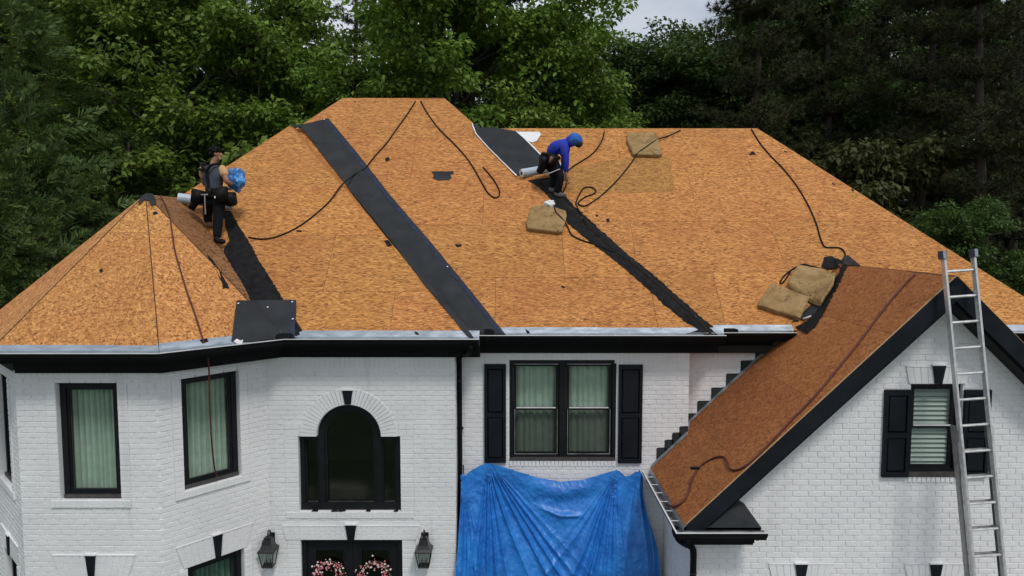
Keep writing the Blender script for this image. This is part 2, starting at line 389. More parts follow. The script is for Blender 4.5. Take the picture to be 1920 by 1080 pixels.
# ------------------------------------------------------------------ the house
HOUSE = thing('house', 'large white painted brick house with black trim and its roof stripped to orange boards', 'house', (0, 12, 0))
CO, BL = .0735, .2035          # brick course and length with joint
class Wall:
    def __init__(s, a, b, z0, z1, top=None):
        s.a = Vector((a[0], a[1], 0)); s.u = Vector((b[0] - a[0], b[1] - a[1], 0)); s.len = s.u.length; s.u.normalize()
        s.n = Vector((s.u.y, -s.u.x, 0)); s.z0, s.z1 = z0, z1; s.holes = []; s.arch = []; s.arctrim = []; s.top = top; s.trims = []
    def P(s, t, z, d=0): q = s.a + s.u * t + s.n * d; return Vector((q.x, q.y, z))
    def px(s, u, v, d=0): q = onPlane(u, v, s.a + s.n * d, s.n); return (q - s.a).dot(s.u), q.z
    def wbox(s, mb, t0, t1, z0, z1, d0, d1, mi=0):
        mb.box8([s.P(t0, z0, d0), s.P(t1, z0, d0), s.P(t1, z0, d1), s.P(t0, z0, d1), s.P(t0, z1, d0), s.P(t1, z1, d0), s.P(t1, z1, d1), s.P(t0, z1, d1)], mi)
BRICKS = MB()                  # all bricks beyond the 300 that show largest
SINGLE = []                    # (wall, t0, t1, z0, z1, d)
def add_brick(W, t0, t1, z0, z1, d=.0085, mb=None, jit=.0020):
    e = .0035; j = lambda: random.uniform(-jit, jit)
    dd = d + random.uniform(-.0012, .0012)
    V = [W.P(t0, z0, -.004), W.P(t1, z0, -.004), W.P(t1, z1, -.004), W.P(t0, z1, -.004),
         W.P(t0 + e + j(), z0 + e + j(), dd), W.P(t1 - e + j(), z0 + e + j(), dd), W.P(t1 - e + j(), z1 - e + j(), dd), W.P(t0 + e + j(), z1 - e + j(), dd)]
    (mb or BRICKS).mesh(V, [(4, 5, 6, 7), (0, 1, 5, 4), (1, 2, 6, 5), (2, 3, 7, 6), (3, 0, 4, 7)])
def holes_at(W, za, zb):
    zm = (za + zb) / 2; iv = []
    for (t0, t1, z0, z1) in W.holes + W.trims:
        if z0 < zm < z1: iv.append((t0, t1))
    for (tc_, zs, r) in W.arch + W.arctrim:
        if zs <= zm < zs + r: h = math.sqrt(r * r - (zm - zs) ** 2); iv.append((tc_ - h, tc_ + h))
    return iv
def lay(W, zlo=None, zhi=None, single=False, ts=0, te=None):
    J = .0085; te = W.len if te is None else te
    k = int(math.floor((zlo or W.z0) / CO))
    while k * CO < (zhi or W.z1):
        za, zb = k * CO, k * CO + CO - J
        if zb > (zhi or W.z1): break
        lim = W.top((za + zb) / 2) if W.top else (ts, te)
        iv = holes_at(W, za, zb); x = -(.5 * BL if k % 2 else 0) + (k * 37 % 5) * .004
        k += 1
        if za < W.z0: continue
        while x < te:
            a, b = max(x, ts, lim[0]), min(x + BL - J, te, lim[1]); x += BL
            segs = [(a, b)]
            for (h0, h1) in iv:
                ns = []
                for (s0, s1) in segs:
                    if h1 <= s0 or h0 >= s1: ns.append((s0, s1)); continue
                    if h0 - .004 - s0 > .02: ns.append((s0, h0 - .004))
                    if s1 - h1 - .004 > .02: ns.append((h1 + .004, s1))
                segs = ns
            for (s0, s1) in segs:
                if s1 - s0 < .02: continue
                if single and abs(s1 - s0 - (BL - J)) < .001: SINGLE.append((W, s0, s1, za, zb))
                else: add_brick(W, s0, s1, za, zb)
def soldier(W, t0, t1, z0, z1, d=.007, wd=.0735, J=.0085):
    t = t0
    while t < t1 - .02:
        lo = z0
        for h in W.holes + W.trims:
            if h[0] < t + wd / 2 < h[1] and h[2] < z1: lo = max(lo, min(h[3] + .004, z1))
        if z1 - lo > .03: add_brick(W, t, min(t + wd - J, t1), lo, z1 - .006, d)
        t += wd
def backing(W, name='wall', label=None, bottom=0.):
    """mortar sheet with the openings cut out and their reveals"""
    bm = bmesh.new()
    if W.top:
        n = 24; zs = [W.z0 + (W.z1 - W.z0) * i / n for i in range(n + 1)]
        loop = [(W.top(z)[0], z) for z in zs][::-1] + [(W.top(z)[1], z) for z in zs]
        loop = [q for i, q in enumerate(loop) if i == 0 or (Vector(q) - Vector(loop[i - 1])).length > 1e-4]
    else: loop = [(0, W.z1), (0, W.z0), (W.len, W.z0), (W.len, W.z1)]
    loops = [loop]
    rects = list(W.holes)
    for (tc_, zs, r) in W.arch:
        pass
    for h in rects:
        t0, t1, z0, z1 = h; poly = [(t0, z0), (t1, z0), (t1, z1)]
        for (tc_, zs, r) in W.arch:
            if t0 < tc_ < t1 and abs(zs - z1) < .05:
                poly += [(tc_ + r * math.cos(a), z1 + r * math.sin(a)) for a in [math.pi * i / 20 for i in range(0, 21)]]
        poly.append((t0, z1)); loops.append(poly)
    edges = []
    for lp in loops:
        vs = [bm.verts.new(W.P(t, z, 0)) for t, z in lp]
        edges += [bm.edges.new((vs[i], vs[(i + 1) % len(vs)])) for i in range(len(vs))]
    bmesh.ops.triangle_fill(bm, use_beauty=True, edges=edges, normal=W.n)
    mb = MB(); bm.verts.index_update(); mb.mesh([v.co.copy() for v in bm.verts], [[v.index for v in f.verts] for f in bm.faces]); bm.free()
    for lp in loops[1:]:
        for i in range(len(lp)):
            a, b = lp[i], lp[(i + 1) % len(lp)]; mb.quad(W.P(*a, 0), W.P(*b, 0), W.P(*b, -.14), W.P(*a, -.14))
    o = mb.build(name, 'painted_brick', HOUSE)
    if label: o['label'] = label
    return o

WTOP = ZE - .30                # top of the brickwork under the eave
cl = onY(34, 800, 9.35).x; cr_ = onY(297, 800, 9.35).x
W_tf = Wall((cl, 9.35), (cr_, 9.35), 0, WTOP)
tin = (cr_ + 1.2 * .86, 10.55)
W_tr = Wall((cr_, 9.35), tin, 0, WTOP)
W_tl = Wall((cl - 1.30, 10.65), (cl, 9.35), 0, WTOP)
W_tb = Wall((cl - 1.30, 13.0), (cl - 1.30, 10.65), 0, WTOP)
W_en = Wall(tin, (-.85, 10.55), 0, WTOP)
W_es = Wall((-.85, 10.55), (-.85, 10.92), 0, WTOP)
W_ce = Wall((-.85, 10.92), (2.72, 10.92), 0, WTOP)
W_cs = Wall((2.72, 10.92), (2.72, 11.22), 2, WTOP)
W_re = Wall((2.72, 11.22), (8.3, 11.22), 2, WTOP)
gwl = 2.36; gwr = 2 * GX - gwl
def gtop(z):
    h = (GZ - .10 - z) / gp; c = GX - gwl
    return (max(0, c - h), min(gwr - gwl, c + h))
W_ga = Wall((gwl, 9.0), (gwr, 9.0), 0, GZ - .13, gtop)
W_gs = Wall((gwl, 10.92), (gwl, 9.0), 0, GZE - .05)
W_rt = Wall((8.34, 11.22), (8.34, 18.0), 0, WTOP)
W_lf = Wall((-7.6, 19.1), (-7.6, 11.0), 0, WTOP)
W_bk = Wall((8.34, 18.05), (-7.6, 18.05), 0, WTOP)

# ---- window, shutter, keystone and lintel builders
def keystone(W, t, z0, z1, w0, w1, d=.045):
    mb = MB(); A = [W.P(t - w0 / 2, z0, -.01), W.P(t + w0 / 2, z0, -.01), W.P(t + w1 / 2, z1, -.01), W.P(t - w1 / 2, z1, -.01)]
    mb.prism(A, W.n * (d + .01)); k = mb.build('keystone', 'shutter_paint', HOUSE)
    c = MB(); W.wbox(c, t - w1 / 2 - .008, t + w1 / 2 + .008, z1, z1 + .016, -.01, d + .006); c.build('cap', 'painted_brick', k); return k
def jack_arch(W, t0, t1, z0, z1, splay=.07, rows=1, d=.022):
    """flat arch of splayed bricks, left and right of the keystone"""
    n = max(4, int((t1 - t0) / .0735)); tm = (t0 + t1) / 2
    fb = MB(); fb.prism([W.P(t0, z0, 0), W.P(t1, z0, 0), W.P(t1 + splay, z1, 0), W.P(t0 - splay, z1, 0)], W.n * (d - .007)); fb.build('lintel', 'painted_brick', HOUSE)
    W.trims.append((t0 - splay * .5, t1 + splay * .5, z0, z1))
    for i in range(n):
        a, b = t0 + (t1 - t0) * i / n, t0 + (t1 - t0) * (i + 1) / n - .007
        f = lambda t: tm + (t - tm) * (1 + 2 * splay / (t1 - t0))
        cuts = [0, 1] if rows == 1 else ([0, .62, 1] if i % 2 else [0, .38, 1])
        for c0, c1 in zip(cuts, cuts[1:]):
            za, zb = z0 + (z1 - z0) * c0 + .004, z0 + (z1 - z0) * c1 - .003
            la, lb = (za - z0) / (z1 - z0), (zb - z0) / (z1 - z0)
            X = lambda t, l: t + (f(t) - t) * l
            e = .003; V = []
            for dd, k in ((-.002, 0), (d + random.uniform(-.001, .001), e)):
                V += [W.P(X(a, la) + k, za + k, dd), W.P(X(b, la) - k, za + k, dd), W.P(X(b, lb) - k, zb - k, dd), W.P(X(a, lb) + k, zb - k, dd)]
            BRICKS.mesh(V, [(4, 5, 6, 7), (0, 1, 5, 4), (1, 2, 6, 5), (2, 3, 7, 6), (3, 0, 4, 7)])
    mb = MB(); W.wbox(mb, t0 - splay, t1 + splay, z1, z1 + .012, -.004, d + .004); mb.build('lintel_cap', 'painted_brick', HOUSE)
def surround(W, t0, t1, z0, z1, wd=.115, d=.020, sill=True, top=False):
    """proud brick jambs and rowlock sill round an opening"""
    W.trims.append((t0 - wd, t1 + wd, z0 - (.10 if sill else 0), z1))
    fb = MB(); W.wbox(fb, t0 - wd + .001, t0 - .0005, z0, z1, -.001, d - .007); fb.build('surround', 'painted_brick', HOUSE); fb = MB(); W.wbox(fb, t1 + .0005, t1 + wd - .001, z0, z1, -.001, d - .007)
    fb.build('surround', 'painted_brick', HOUSE); fb = MB()
    if sill: W.wbox(fb, t0 - wd + .001, t1 + wd - .001, z0 - .099, z0 - .004, -.001, d + .003)
    if sill: fb.build('sill_course', 'painted_brick', HOUSE)
    k = int(z0 / CO)
    while k * CO < z1:
        za, zb = max(k * CO, z0 - .09), min(k * CO + CO - .0085, z1); k += 1
        if zb - za < .02: continue
        for a, b in ((t0 - wd, t0 - .001), (t1 + .001, t1 + wd)): add_brick(W, a, b, za, zb, d)
    if sill:
        n = int((t1 - t0 + 2 * wd) / .068)
        for i in range(n):
            a = t0 - wd + (t1 - t0 + 2 * wd) * i / n; b = t0 - wd + (t1 - t0 + 2 * wd) * (i + 1) / n - .005; add_brick(W, a, b, z0 - .10, z0 - .003, d + .010)
def curtain_mesh(W, t0, t1, z0, z1, d, mat, parent, pleats, amp=.042):
    n = pleats * 14; mb = MB(); V = []; ph = random.random() * 6
    for i in range(n + 1):
        f = i / n; t = t0 + (t1 - t0) * f; a = f * pleats * 2 * math.pi + ph + .9 * math.sin(f * 9 + ph)
        dd = d + amp * (1.5 * abs(math.sin(a / 2)) ** .7 - 1.0 + .25 * math.sin(a * .37 + 1))
        V += [W.P(t, z0, dd * 1.0), W.P(t, z1, d + (dd - d) * .8)]
    mb.mesh(V, [(2 * i, 2 * i + 2, 2 * i + 3, 2 * i + 1) for i in range(n)]); return mb.build('curtain', mat, parent, smooth=True, fixn=False)
def fixed_window(W, t0, t1, z0, z1, pleats=9, cm='curtain', rec=.07, fw=.075):
    """single light casement in a deep black frame"""
    mb = MB(); D = -rec
    W.wbox(mb, t0, t0 + fw, z0, z1, D - .10, D); W.wbox(mb, t1 - fw, t1, z0, z1, D - .10, D)
    W.wbox(mb, t0 + fw, t1 - fw, z1 - fw, z1, D - .10, D); W.wbox(mb, t0 + fw, t1 - fw, z0, z0 + fw, D - .10, D)
    win = mb.build('window', 'frame_paint', HOUSE)
    s = MB(); a, b, c, d = t0 + fw, t1 - fw, z0 + fw, z1 - fw; w_ = .035; E = D - .02
    W.wbox(s, a, a + w_, c, d, E - .05, E); W.wbox(s, b - w_, b, c, d, E - .05, E); W.wbox(s, a + w_, b - w_, d - w_, d, E - .05, E); W.wbox(s, a + w_, b - w_, c, c + w_, E - .05, E)
    s.build('sash', 'frame_paint', win)
    l = MB(); W.wbox(l, t0 + .01, t1 - .01, z0 + .002, z0 + .05, D, D + .03); l.build('window_sill', 'sill_wood', win)
    g = MB(); g.quad(W.P(a + w_, c + w_, E - .03), W.P(b - w_, c + w_, E - .03), W.P(b - w_, d - w_, E - .03), W.P(a + w_, d - w_, E - .03)); g.build('pane', 'window_glass', win, fixn=False)
    e = MB(); k = .007
    for q in ((a + w_, a + w_ + k, c + w_, d - w_), (b - w_ - k, b - w_, c + w_, d - w_), (a + w_ + k, b - w_ - k, c + w_, c + w_ + k), (a + w_ + k, b - w_ - k, d - w_ - k, d - w_)): W.wbox(e, q[0], q[1], q[2], q[3], E - .028, E - .020)
    e.build('glazing_bead', 'sill_wood', win)
    curtain_mesh(W, a - .02, b + .02, c - .05, d + .05, D - .17, cm, win, pleats); return win
def shutter(W, t0, t1, z0, z1, label=None):
    mb = MB(); d0, d1 = .012, .05; r = .045; zm = (z0 + z1) / 2 - .02
    W.wbox(mb, t0, t0 + r, z0, z1, d0, d1); W.wbox(mb, t1 - r, t1, z0, z1, d0, d1)
    for a, b in ((z0, z0 + .07), (zm - .035, zm + .035), (z1 - .07, z1)): W.wbox(mb, t0 + r, t1 - r, a, b, d0, d1 - .001)
    sh = mb.build('shutter', 'shutter_paint', HOUSE)
    for a, b in ((z0 + .07, zm - .035), (zm + .035, z1 - .07)):
        q = MB(); x0, x1 = t0 + r, t1 - r; i = .022
        V = [W.P(x0, a, d0 + .008), W.P(x1, a, d0 + .008), W.P(x1, b, d0 + .008), W.P(x0, b, d0 + .008),
             W.P(x0 + .006, a + .006, d0 + .010), W.P(x1 - .006, a + .006, d0 + .010), W.P(x1 - .006, b - .006, d0 + .010), W.P(x0 + .006, b - .006, d0 + .010),
             W.P(x0 + i, a + i, d1 - .006), W.P(x1 - i, a + i, d1 - .006), W.P(x1 - i, b - i, d1 - .006), W.P(x0 + i, b - i, d1 - .006)]
        Fs = []
        for o in (0, 4): Fs += [(o + k, o + (k + 1) % 4, o + 4 + (k + 1) % 4, o + 4 + k) for k in range(4)]
        q.mesh(V, Fs + [(8, 9, 10, 11)]); q.build('panel', 'shutter_paint', sh)
    return sh
def hung_light(W, win, t0, t1, z0, z1, D, fill, meet=None, scr=True):
    """one double hung light: two sashes, panes, screen on the lower half"""
    zm = (z0 + z1) / 2 + .01 if meet is None else meet; w_ = .045
    for k, (a, b, E) in enumerate(((z0, zm + .012, D - .035), (zm - .012, z1, D - .012))):
        s = MB(); W.wbox(s, t0, t0 + w_, a, b, E - .035, E); W.wbox(s, t1 - w_, t1, a, b, E - .035, E); W.wbox(s, t0 + w_, t1 - w_, a, a + w_ * .8, E - .035, E); W.wbox(s, t0 + w_, t1 - w_, b - w_ * .8, b, E - .035, E)
        s.build('sash', 'frame_paint', win)
        g = MB(); g.quad(W.P(t0 + w_, a, E - .02), W.P(t1 - w_, a, E - .02), W.P(t1 - w_, b, E - .02), W.P(t0 + w_, b, E - .02)); g.build('pane', 'window_glass', win, fixn=False)
    if scr:
        s = MB(); s.quad(W.P(t0 + .02, z0 + .01, D - .006), W.P(t1 - .02, z0 + .01, D - .006), W.P(t1 - .02, zm, D - .006), W.P(t0 + .02, zm, D - .006)); s.build('insect_screen', 'insect_screen', win, fixn=False)
        s = MB(); k = .009
        for q in ((t0 + .015, t0 + .015 + k, z0 + .012, zm), (t1 - .015 - k, t1 - .015, z0 + .012, zm), (t0 + .015 + k, t1 - .015 - k, z0 + .012, z0 + .012 + k)): W.wbox(s, q[0], q[1], q[2], q[3], D - .006, D + .004)
        s.build('screen_frame', 'trough_metal', win)
    l = MB(); W.wbox(l, t0 + w_, t1 - w_, zm + .012, zm + .026, D - .02, D - .004); l.build('sash_lock_rail', 'white_lip', win)

# ---- turret front window
def rectpx(W, a, b, d=0):
    t0, z1 = W.px(*a, d); t1, z0 = W.px(*b, d); return t0, t1, z0, z1
t0, t1, z0, z1 = rectpx(W_tf, (104, 717), (229, 937)); W_tf.holes.append((t0, t1, z0, z1)); surround(W_tf, t0, t1, z0, z1, .13)
fixed_window(W_tf, t0 + .005, t1 - .005, z0 + .004, z1 - .004, 9)
# lower front window of the turret
zl1 = W_tf.px(172, 1082)[1]; W_tf.holes.append((t0, t1, zl1 - 1.5, zl1)); surround(W_tf, t0, t1, zl1 - 1.5, zl1, .13)
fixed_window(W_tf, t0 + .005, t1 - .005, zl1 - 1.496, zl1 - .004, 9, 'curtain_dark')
ka, kz1 = W_tf.px(172, 1041); jack_arch(W_tf, t0 - .05, t1 + .05, zl1 + .004, kz1, .10, 2); keystone(W_tf, ka, zl1 + .01, kz1 + .012, .075, .135)
# turret right window
a = W_tr.px(339, 706); b = W_tr.px(447, 693); c = W_tr.px(345, 920); e = W_tr.px(452, 893)
t0, t1, z1, z0 = (a[0] + c[0]) / 2, (b[0] + e[0]) / 2, (a[1] + b[1]) / 2, (c[1] + e[1]) / 2
W_tr.holes.append((t0, t1, z0, z1)); surround(W_tr, t0, t1, z0, z1, .13); fixed_window(W_tr, t0 + .005, t1 - .005, z0 + .004, z1 - .004, 9)
a = W_tr.px(349, 1064); b = W_tr.px(457, 1029); zl = (a[1] + b[1]) / 2
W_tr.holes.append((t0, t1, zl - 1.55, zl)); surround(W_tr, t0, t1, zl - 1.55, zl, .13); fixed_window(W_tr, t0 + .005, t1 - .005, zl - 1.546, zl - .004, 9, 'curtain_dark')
k0 = W_tr.px(406, 1003); jack_arch(W_tr, t0 - .05, t1 + .05, zl + .004, k0[1], .10, 2); keystone(W_tr, k0[0], zl + .01, k0[1] + .012, .075, .135)
# turret left windows
tw = W_tl.len; t0, t1 = tw / 2 - .42, tw / 2 + .42
z0t, z1t = W_tf.holes[0][2], W_tf.holes[0][3]
W_tl.holes.append((t0, t1, z0t, z1t)); surround(W_tl, t0, t1, z0t, z1t, .13); fixed_window(W_tl, t0 + .005, t1 - .005, z0t + .004, z1t - .004)
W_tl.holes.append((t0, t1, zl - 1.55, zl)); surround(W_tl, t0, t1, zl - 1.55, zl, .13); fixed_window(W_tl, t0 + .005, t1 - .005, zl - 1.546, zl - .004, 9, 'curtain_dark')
jack_arch(W_tl, t0 - .05, t1 + .05, zl + .004, kz1, .10, 2); keystone(W_tl, tw / 2, zl + .01, kz1 + .012, .075, .135)

# ---- arched window over the door
t0, z1 = W_en.px(559, 818); t1, z0 = W_en.px(752, 959); tm, zt = W_en.px(655, 765)
ta, _ = W_en.px(594, 818); tb, _ = W_en.px(714, 818); ra = (tb - ta) / 2; tm = (ta + tb) / 2
W_en.holes.append((t0, t1, z0, z1)); W_en.arch.append((tm, z1, ra))
surround(W_en, t0, t1, z0, z1, .20, .012)
# spring blocks and ring of voussoirs
W_en.trims.append((t0 - .20, t1 + .20, z1, z1 + .21)); W_en.arctrim.append((tm, z1, ra + .25))
for sgn in (-1, 1):
    for i in range(5):
        x0 = (t0 - .20 if sgn < 0 else t1 + .20); step = ((tm - ra * 1.02) - (t0 - .20)) / 4.2
        for zz in (0, 1):
            A_, B_ = x0 - sgn * step * i, x0 - sgn * step * (i + 1) + sgn * .007
            lo, hi = min(A_, B_), max(A_, B_)
            za, zb = z1 + .004 + zz * .105, z1 + .004 + zz * .105 + .098
            lim = math.sqrt(max(0, (ra + .012) ** 2 - (za - z1) ** 2))
            if sgn < 0: hi = min(hi, tm - lim)
            else: lo = max(lo, tm + lim)
            lim2 = math.sqrt(max(0, (ra + .25) ** 2 - (zb - z1) ** 2))
            if hi - lo > .02: add_brick(W_en, lo, hi, za, zb, .012)
n = 34
for i in range(n):
    a0, a1 = math.pi * i / n + .004, math.pi * (i + 1) / n - .006
    if abs((a0 + a1) / 2 - math.pi / 2) < .07: continue
    V = []
    for dd, k in ((-.002, 0), (.024, .003)):
        for aa, rr in ((a0, ra + .004 + k), (a1, ra + .004 + k), (a1, ra + .245 - k), (a0, ra + .245 - k)):
            V.append(W_en.P(tm + rr * math.cos(aa), z1 + rr * math.sin(aa), dd))
    BRICKS.mesh(V, [(4, 5, 6, 7), (0, 1, 5, 4), (1, 2, 6, 5), (2, 3, 7, 6), (3, 0, 4, 7)])
keystone(W_en, tm, z1 + ra + .015, z1 + ra + .225, .085, .155)
def arched_window(W, t0, t1, z0, z1, tm, r):
    D = -.07; mb = MB()
    W.wbox(mb, t0, t1, z0, z0 + .11, D - .12, D + .012)
    for a, b in ((t0, t0 + .065), (t1 - .065, t1), (tm - r, tm - r + .085), (tm + r - .085, tm + r)): W.wbox(mb, a, b, z0 + .11, z1, D - .12, D)
    for a, b in ((t0 + .065, tm - r), (tm + r, t1 - .065)): W.wbox(mb, a, b, z1 - .055, z1, D - .12, D)
    n = 28
    for (r0, r1, dd) in ((r - .085, r, D), (r - .125, r - .085, D - .025)):
        for i in range(n):
            a0, a1 = math.pi * i / n, math.pi * (i + 1) / n
            q = lambda a, rr, d: W.P(tm + rr * math.cos(a), z1 + rr * math.sin(a), d)
            mb.box8([q(a0, r0, D - .12), q(a1, r0, D - .12), q(a1, r0, dd), q(a0, r0, dd), q(a0, r1, D - .12), q(a1, r1, D - .12), q(a1, r1, dd), q(a0, r1, dd)])
    for a, b in ((tm - r + .085, tm - r + .125), (tm + r - .125, tm + r - .085)): W.wbox(mb, a, b, z0 + .11, z1, D - .12, D - .025)
    win = mb.build('window', 'frame_paint', HOUSE); win['label'] = 'arched black window with narrow side lights above the front door'
    g = MB(); g.quad(*([W.P(tm - r + .1, z0 + .1, D - .06), W.P(tm + r - .1, z0 + .1, D - .06)] + [W.P(tm + (r - .1) * math.cos(math.pi * i / 16), z1 + (r - .1) * math.sin(math.pi * i / 16), D - .06) for i in range(17)])); g.build('pane', 'window_glass', win, fixn=False)
    for a, b in ((t0 + .065, tm - r), (tm + r, t1 - .065)):
        s = MB(); w_ = .028
        for q in ((a, a + w_, z0 + .11, z1 - .055), (b - w_, b, z0 + .11, z1 - .055), (a + w_, b - w_, z1 - .085, z1 - .055), (a + w_, b - w_, z0 + .11, z0 + .14)): W.wbox(s, *q, D - .07, D - .03)
        s.build('sash', 'frame_paint', win)
        g = MB(); g.quad(W.P(a, z0 + .1, D - .055), W.P(b, z0 + .1, D - .055), W.P(b, z1 - .05, D - .055), W.P(a, z1 - .05, D - .055)); g.build('pane', 'window_glass', win, fixn=False)
    b = MB()
    for q in ((t0 + .095, tm - r - .03), (tm - r + .125, tm + r - .125), (tm + r + .03, t1 - .095)): W.wbox(b, q[0], q[1], z0 + .112, z0 + .122, D - .03, D - .018)
    b.build('glazing_bead', 'sill_wood', win)
arched_window(W_en, t0 + .004, t1 - .004, z0 + .004, z1, tm, ra - .004)
ARCH = (t0, t1, z0, z1)
# ---- front doors
t0, z1 = W_en.px(564, 1012); t1, _ = W_en.px(754, 1012); z0 = .32
W_en.holes.append((t0, t1, z0, z1)); surround(W_en, t0, t1, z0, z1, .20, .012, sill=False)
kz0, kz1_ = z1 + .008, W_en.px(655, 984)[1]
jack_arch(W_en, t0 - .22, t1 + .22, z1 + .004, W_en.px(655, 986)[1], .05, 2, .022); keystone(W_en, (t0 + t1) / 2, kz0, kz1_ + .01, .095, .165)
fr = MB(); D = -.04
W_en.wbox(fr, t0, t0 + .07, z0, z1, D - .1, D); W_en.wbox(fr, t1 - .07, t1, z0, z1, D - .1, D); W_en.wbox(fr, t0 + .07, t1 - .07, z1 - .05, z1, D - .1, D); W_en.wbox(fr, t0 + .07, t1 - .07, z0, z0 + .03, D - .1, D)
dfr = fr.build('door_frame', 'frame_paint', HOUSE)
tmid = (t0 + t1) / 2; WREATH = []
for a, b in ((t0 + .072, tmid - .003), (tmid + .003, t1 - .072)):
    m = MB(); D2 = -.075; st = .115
    W_en.wbox(m, a, a + st, z0 + .03, z1 - .052, D2 - .05, D2); W_en.wbox(m, b - st, b, z0 + .03, z1 - .052, D2 - .05, D2)
    for q in ((z1 - .17, z1 - .052), (z0 + 1.05, z0 + 1.2), (z0 + .03, z0 + .28)): W_en.wbox(m, a + st, b - st, q[0], q[1], D2 - .05, D2)
    W_en.wbox(m, a + st, b - st, z0 + .28, z0 + 1.05, D2 - .04, D2 - .02)
    dr = m.build('door', 'frame_paint', HOUSE)
    g = MB(); g.quad(W_en.P(a + st, z0 + 1.2, D2 - .03), W_en.P(b - st, z0 + 1.2, D2 - .03), W_en.P(b - st, z1 - .17, D2 - .03), W_en.P(a + st, z1 - .17, D2 - .03)); g.build('pane', 'window_glass', dr, fixn=False)
    s = MB(); k = .02
    for q in ((a + st, a + st + k, z0 + 1.2, z1 - .17), (b - st - k, b - st, z0 + 1.2, z1 - .17), (a + st + k, b - st - k, z1 - .19, z1 - .17)): W_en.wbox(s, *q, D2 - .03, D2 + .012)
    s.build('moulding', 'frame_paint', dr)
    h = MB(); x = b - .06 if b < tmid else a + .06; W_en.wbox(h, x - .015, x + .015, z0 + .95, z0 + 1.2, D2, D2 + .05); h.build('handle', 'metal_black', dr)
    WREATH.append(((a + b) / 2, z1))

# ---- double window on the centre wall with shutters
t0, z1 = W_ce.px(955, 675); t1, z0 = W_ce.px(1154, 862)
W_ce.holes.append((t0, t1, z0, z1))
mb = MB(); D = -.03; fw = .055; tm = (t0 + t1) / 2
W_ce.wbox(mb, t0, t0 + fw, z0, z1, D - .12, D + .02); W_ce.wbox(mb, t1 - fw, t1, z0, z1, D - .12, D + .02); W_ce.wbox(mb, t0 + fw, t1 - fw, z1 - fw, z1, D - .12, D + .02)
W_ce.wbox(mb, tm - .05, tm + .05, z0 + .06, z1 - fw, D - .12, D + .01); W_ce.wbox(mb, t0 + fw, t1 - fw, z0, z0 + .06, D - .12, D)
dw = mb.build('window', 'frame_paint', HOUSE); dw['label'] = 'double black sash window with pale green curtains between shutters'
s = MB(); W_ce.wbox(s, t0 + .005, t1 - .005, z0 - .005, z0 + .035, D, D + .055); s.build('window_sill', 'sill_wood', dw)
for a, b in ((t0 + fw, tm - .05), (tm + .05, t1 - fw)):
    hung_light(W_ce, dw, a + .01, b - .01, z0 + .06, z1 - fw - .015, D - .02, None)
    curtain_mesh(W_ce, a + .005, b - .005, z0 + .06, z1 - .06, D - .15, 'curtain', dw, 7, .025)
    s = MB(); W_ce.wbox(s, a + .02, b - .02, z1 - fw - .018, z1 - fw - .006, D - .02, D + .012); s.build('head_flashing', 'trough_metal', dw)
W_ce.trims.append((t0, t1, z0 - .10, z0))
for i in range(28):
    aa = t0 + (t1 - t0) * i / 28; add_brick(W_ce, aa, aa + (t1 - t0) / 28 - .006, z0 - .10, z0 - .012, .018)
sa, sz1 = W_ce.px(908, 682); sb, sz0 = W_ce.px(949, 866); shutter(W_ce, sa, sb, sz0, sz1)
sa, sz1 = W_ce.px(1160, 683); sb, sz0 = W_ce.px(1202, 867); shutter(W_ce, sa, sb, sz0, sz1)
# porch opening behind the tarp
W_ce.holes.append((.35, 2.1, .3, 2.9))
pm = MB(); W_ce.wbox(pm, .35, 2.1, .3, 2.9, -.14, -.09); pm.build('side_door', 'frame_paint', HOUSE)

# ---- gable window
t0, z1 = W_ga.px(1708, 720); t1, z0 = W_ga.px(1806, 893)
t1 = t0 + .66
W_ga.holes.append((t0, t1, z0, z1))
mb = MB(); D = -.05; fw = .045
W_ga.wbox(mb, t0, t0 + fw, z0, z1, D - .11, D); W_ga.wbox(mb, t1 - fw, t1, z0, z1, D - .11, D); W_ga.wbox(mb, t0 + fw, t1 - fw, z1 - fw, z1, D - .11, D); W_ga.wbox(mb, t0 + fw, t1 - fw, z0, z0 + .085, D - .11, D)
gw = mb.build('window', 'frame_paint', HOUSE); gw['label'] = 'small sash window with a pale slatted blind in the gable'
hung_light(W_ga, gw, t0 + fw, t1 - fw, z0 + .085, z1 - fw, D - .01, None, scr=False)
s = MB(); W_ga.wbox(s, t0 + .004, t1 - .004, z0, z0 + .045, D, D + .075); s.build('window_sill', 'sill_wood', gw)
za, zb = z0 + .10, z1 - .06; nb = 17
for i in range(nb):
    s = MB(); zz = za + (zb - za) * i / nb; hgt = (zb - za) / nb
    s.mesh([W_ga.P(t0 + .06, zz, D - .075), W_ga.P(t1 - .06, zz, D - .075), W_ga.P(t1 - .06, zz + hgt * .80, D - .112), W_ga.P(t0 + .06, zz + hgt * .80, D - .112)], [(0, 1, 2, 3)]); s.build('blind_slat', 'blind', gw, fixn=False)
tk, zk = W_ga.px(1762, 686); W_ga.trims.append((t0 - .02, t1 + .02, z1, z1 + .04))
jack_arch(W_ga, t0 - .03, t1 + .03, z1 + .004, zk - .012, .05, 1, .022); keystone(W_ga, (t0 + t1) / 2, z1 + .01, zk + .01, .085, .165)
sa, sz1 = W_ga.px(1657, 730); sb, sz0 = W_ga.px(1706, 893); shutter(W_ga, sa, t0 - .008, sz0, sz1); shutter(W_ga, t1 + .008, t1 + .008 + (t0 - .008 - sa), sz0, sz1)
W_ga.trims.append((t0, t1, z0 - .075, z0))
for i in range(11):
    aa = t0 + (t1 - t0) * i / 11; add_brick(W_ga, aa, aa + (t1 - t0) / 11 - .006, z0 - .075, z0 - .006, .022)
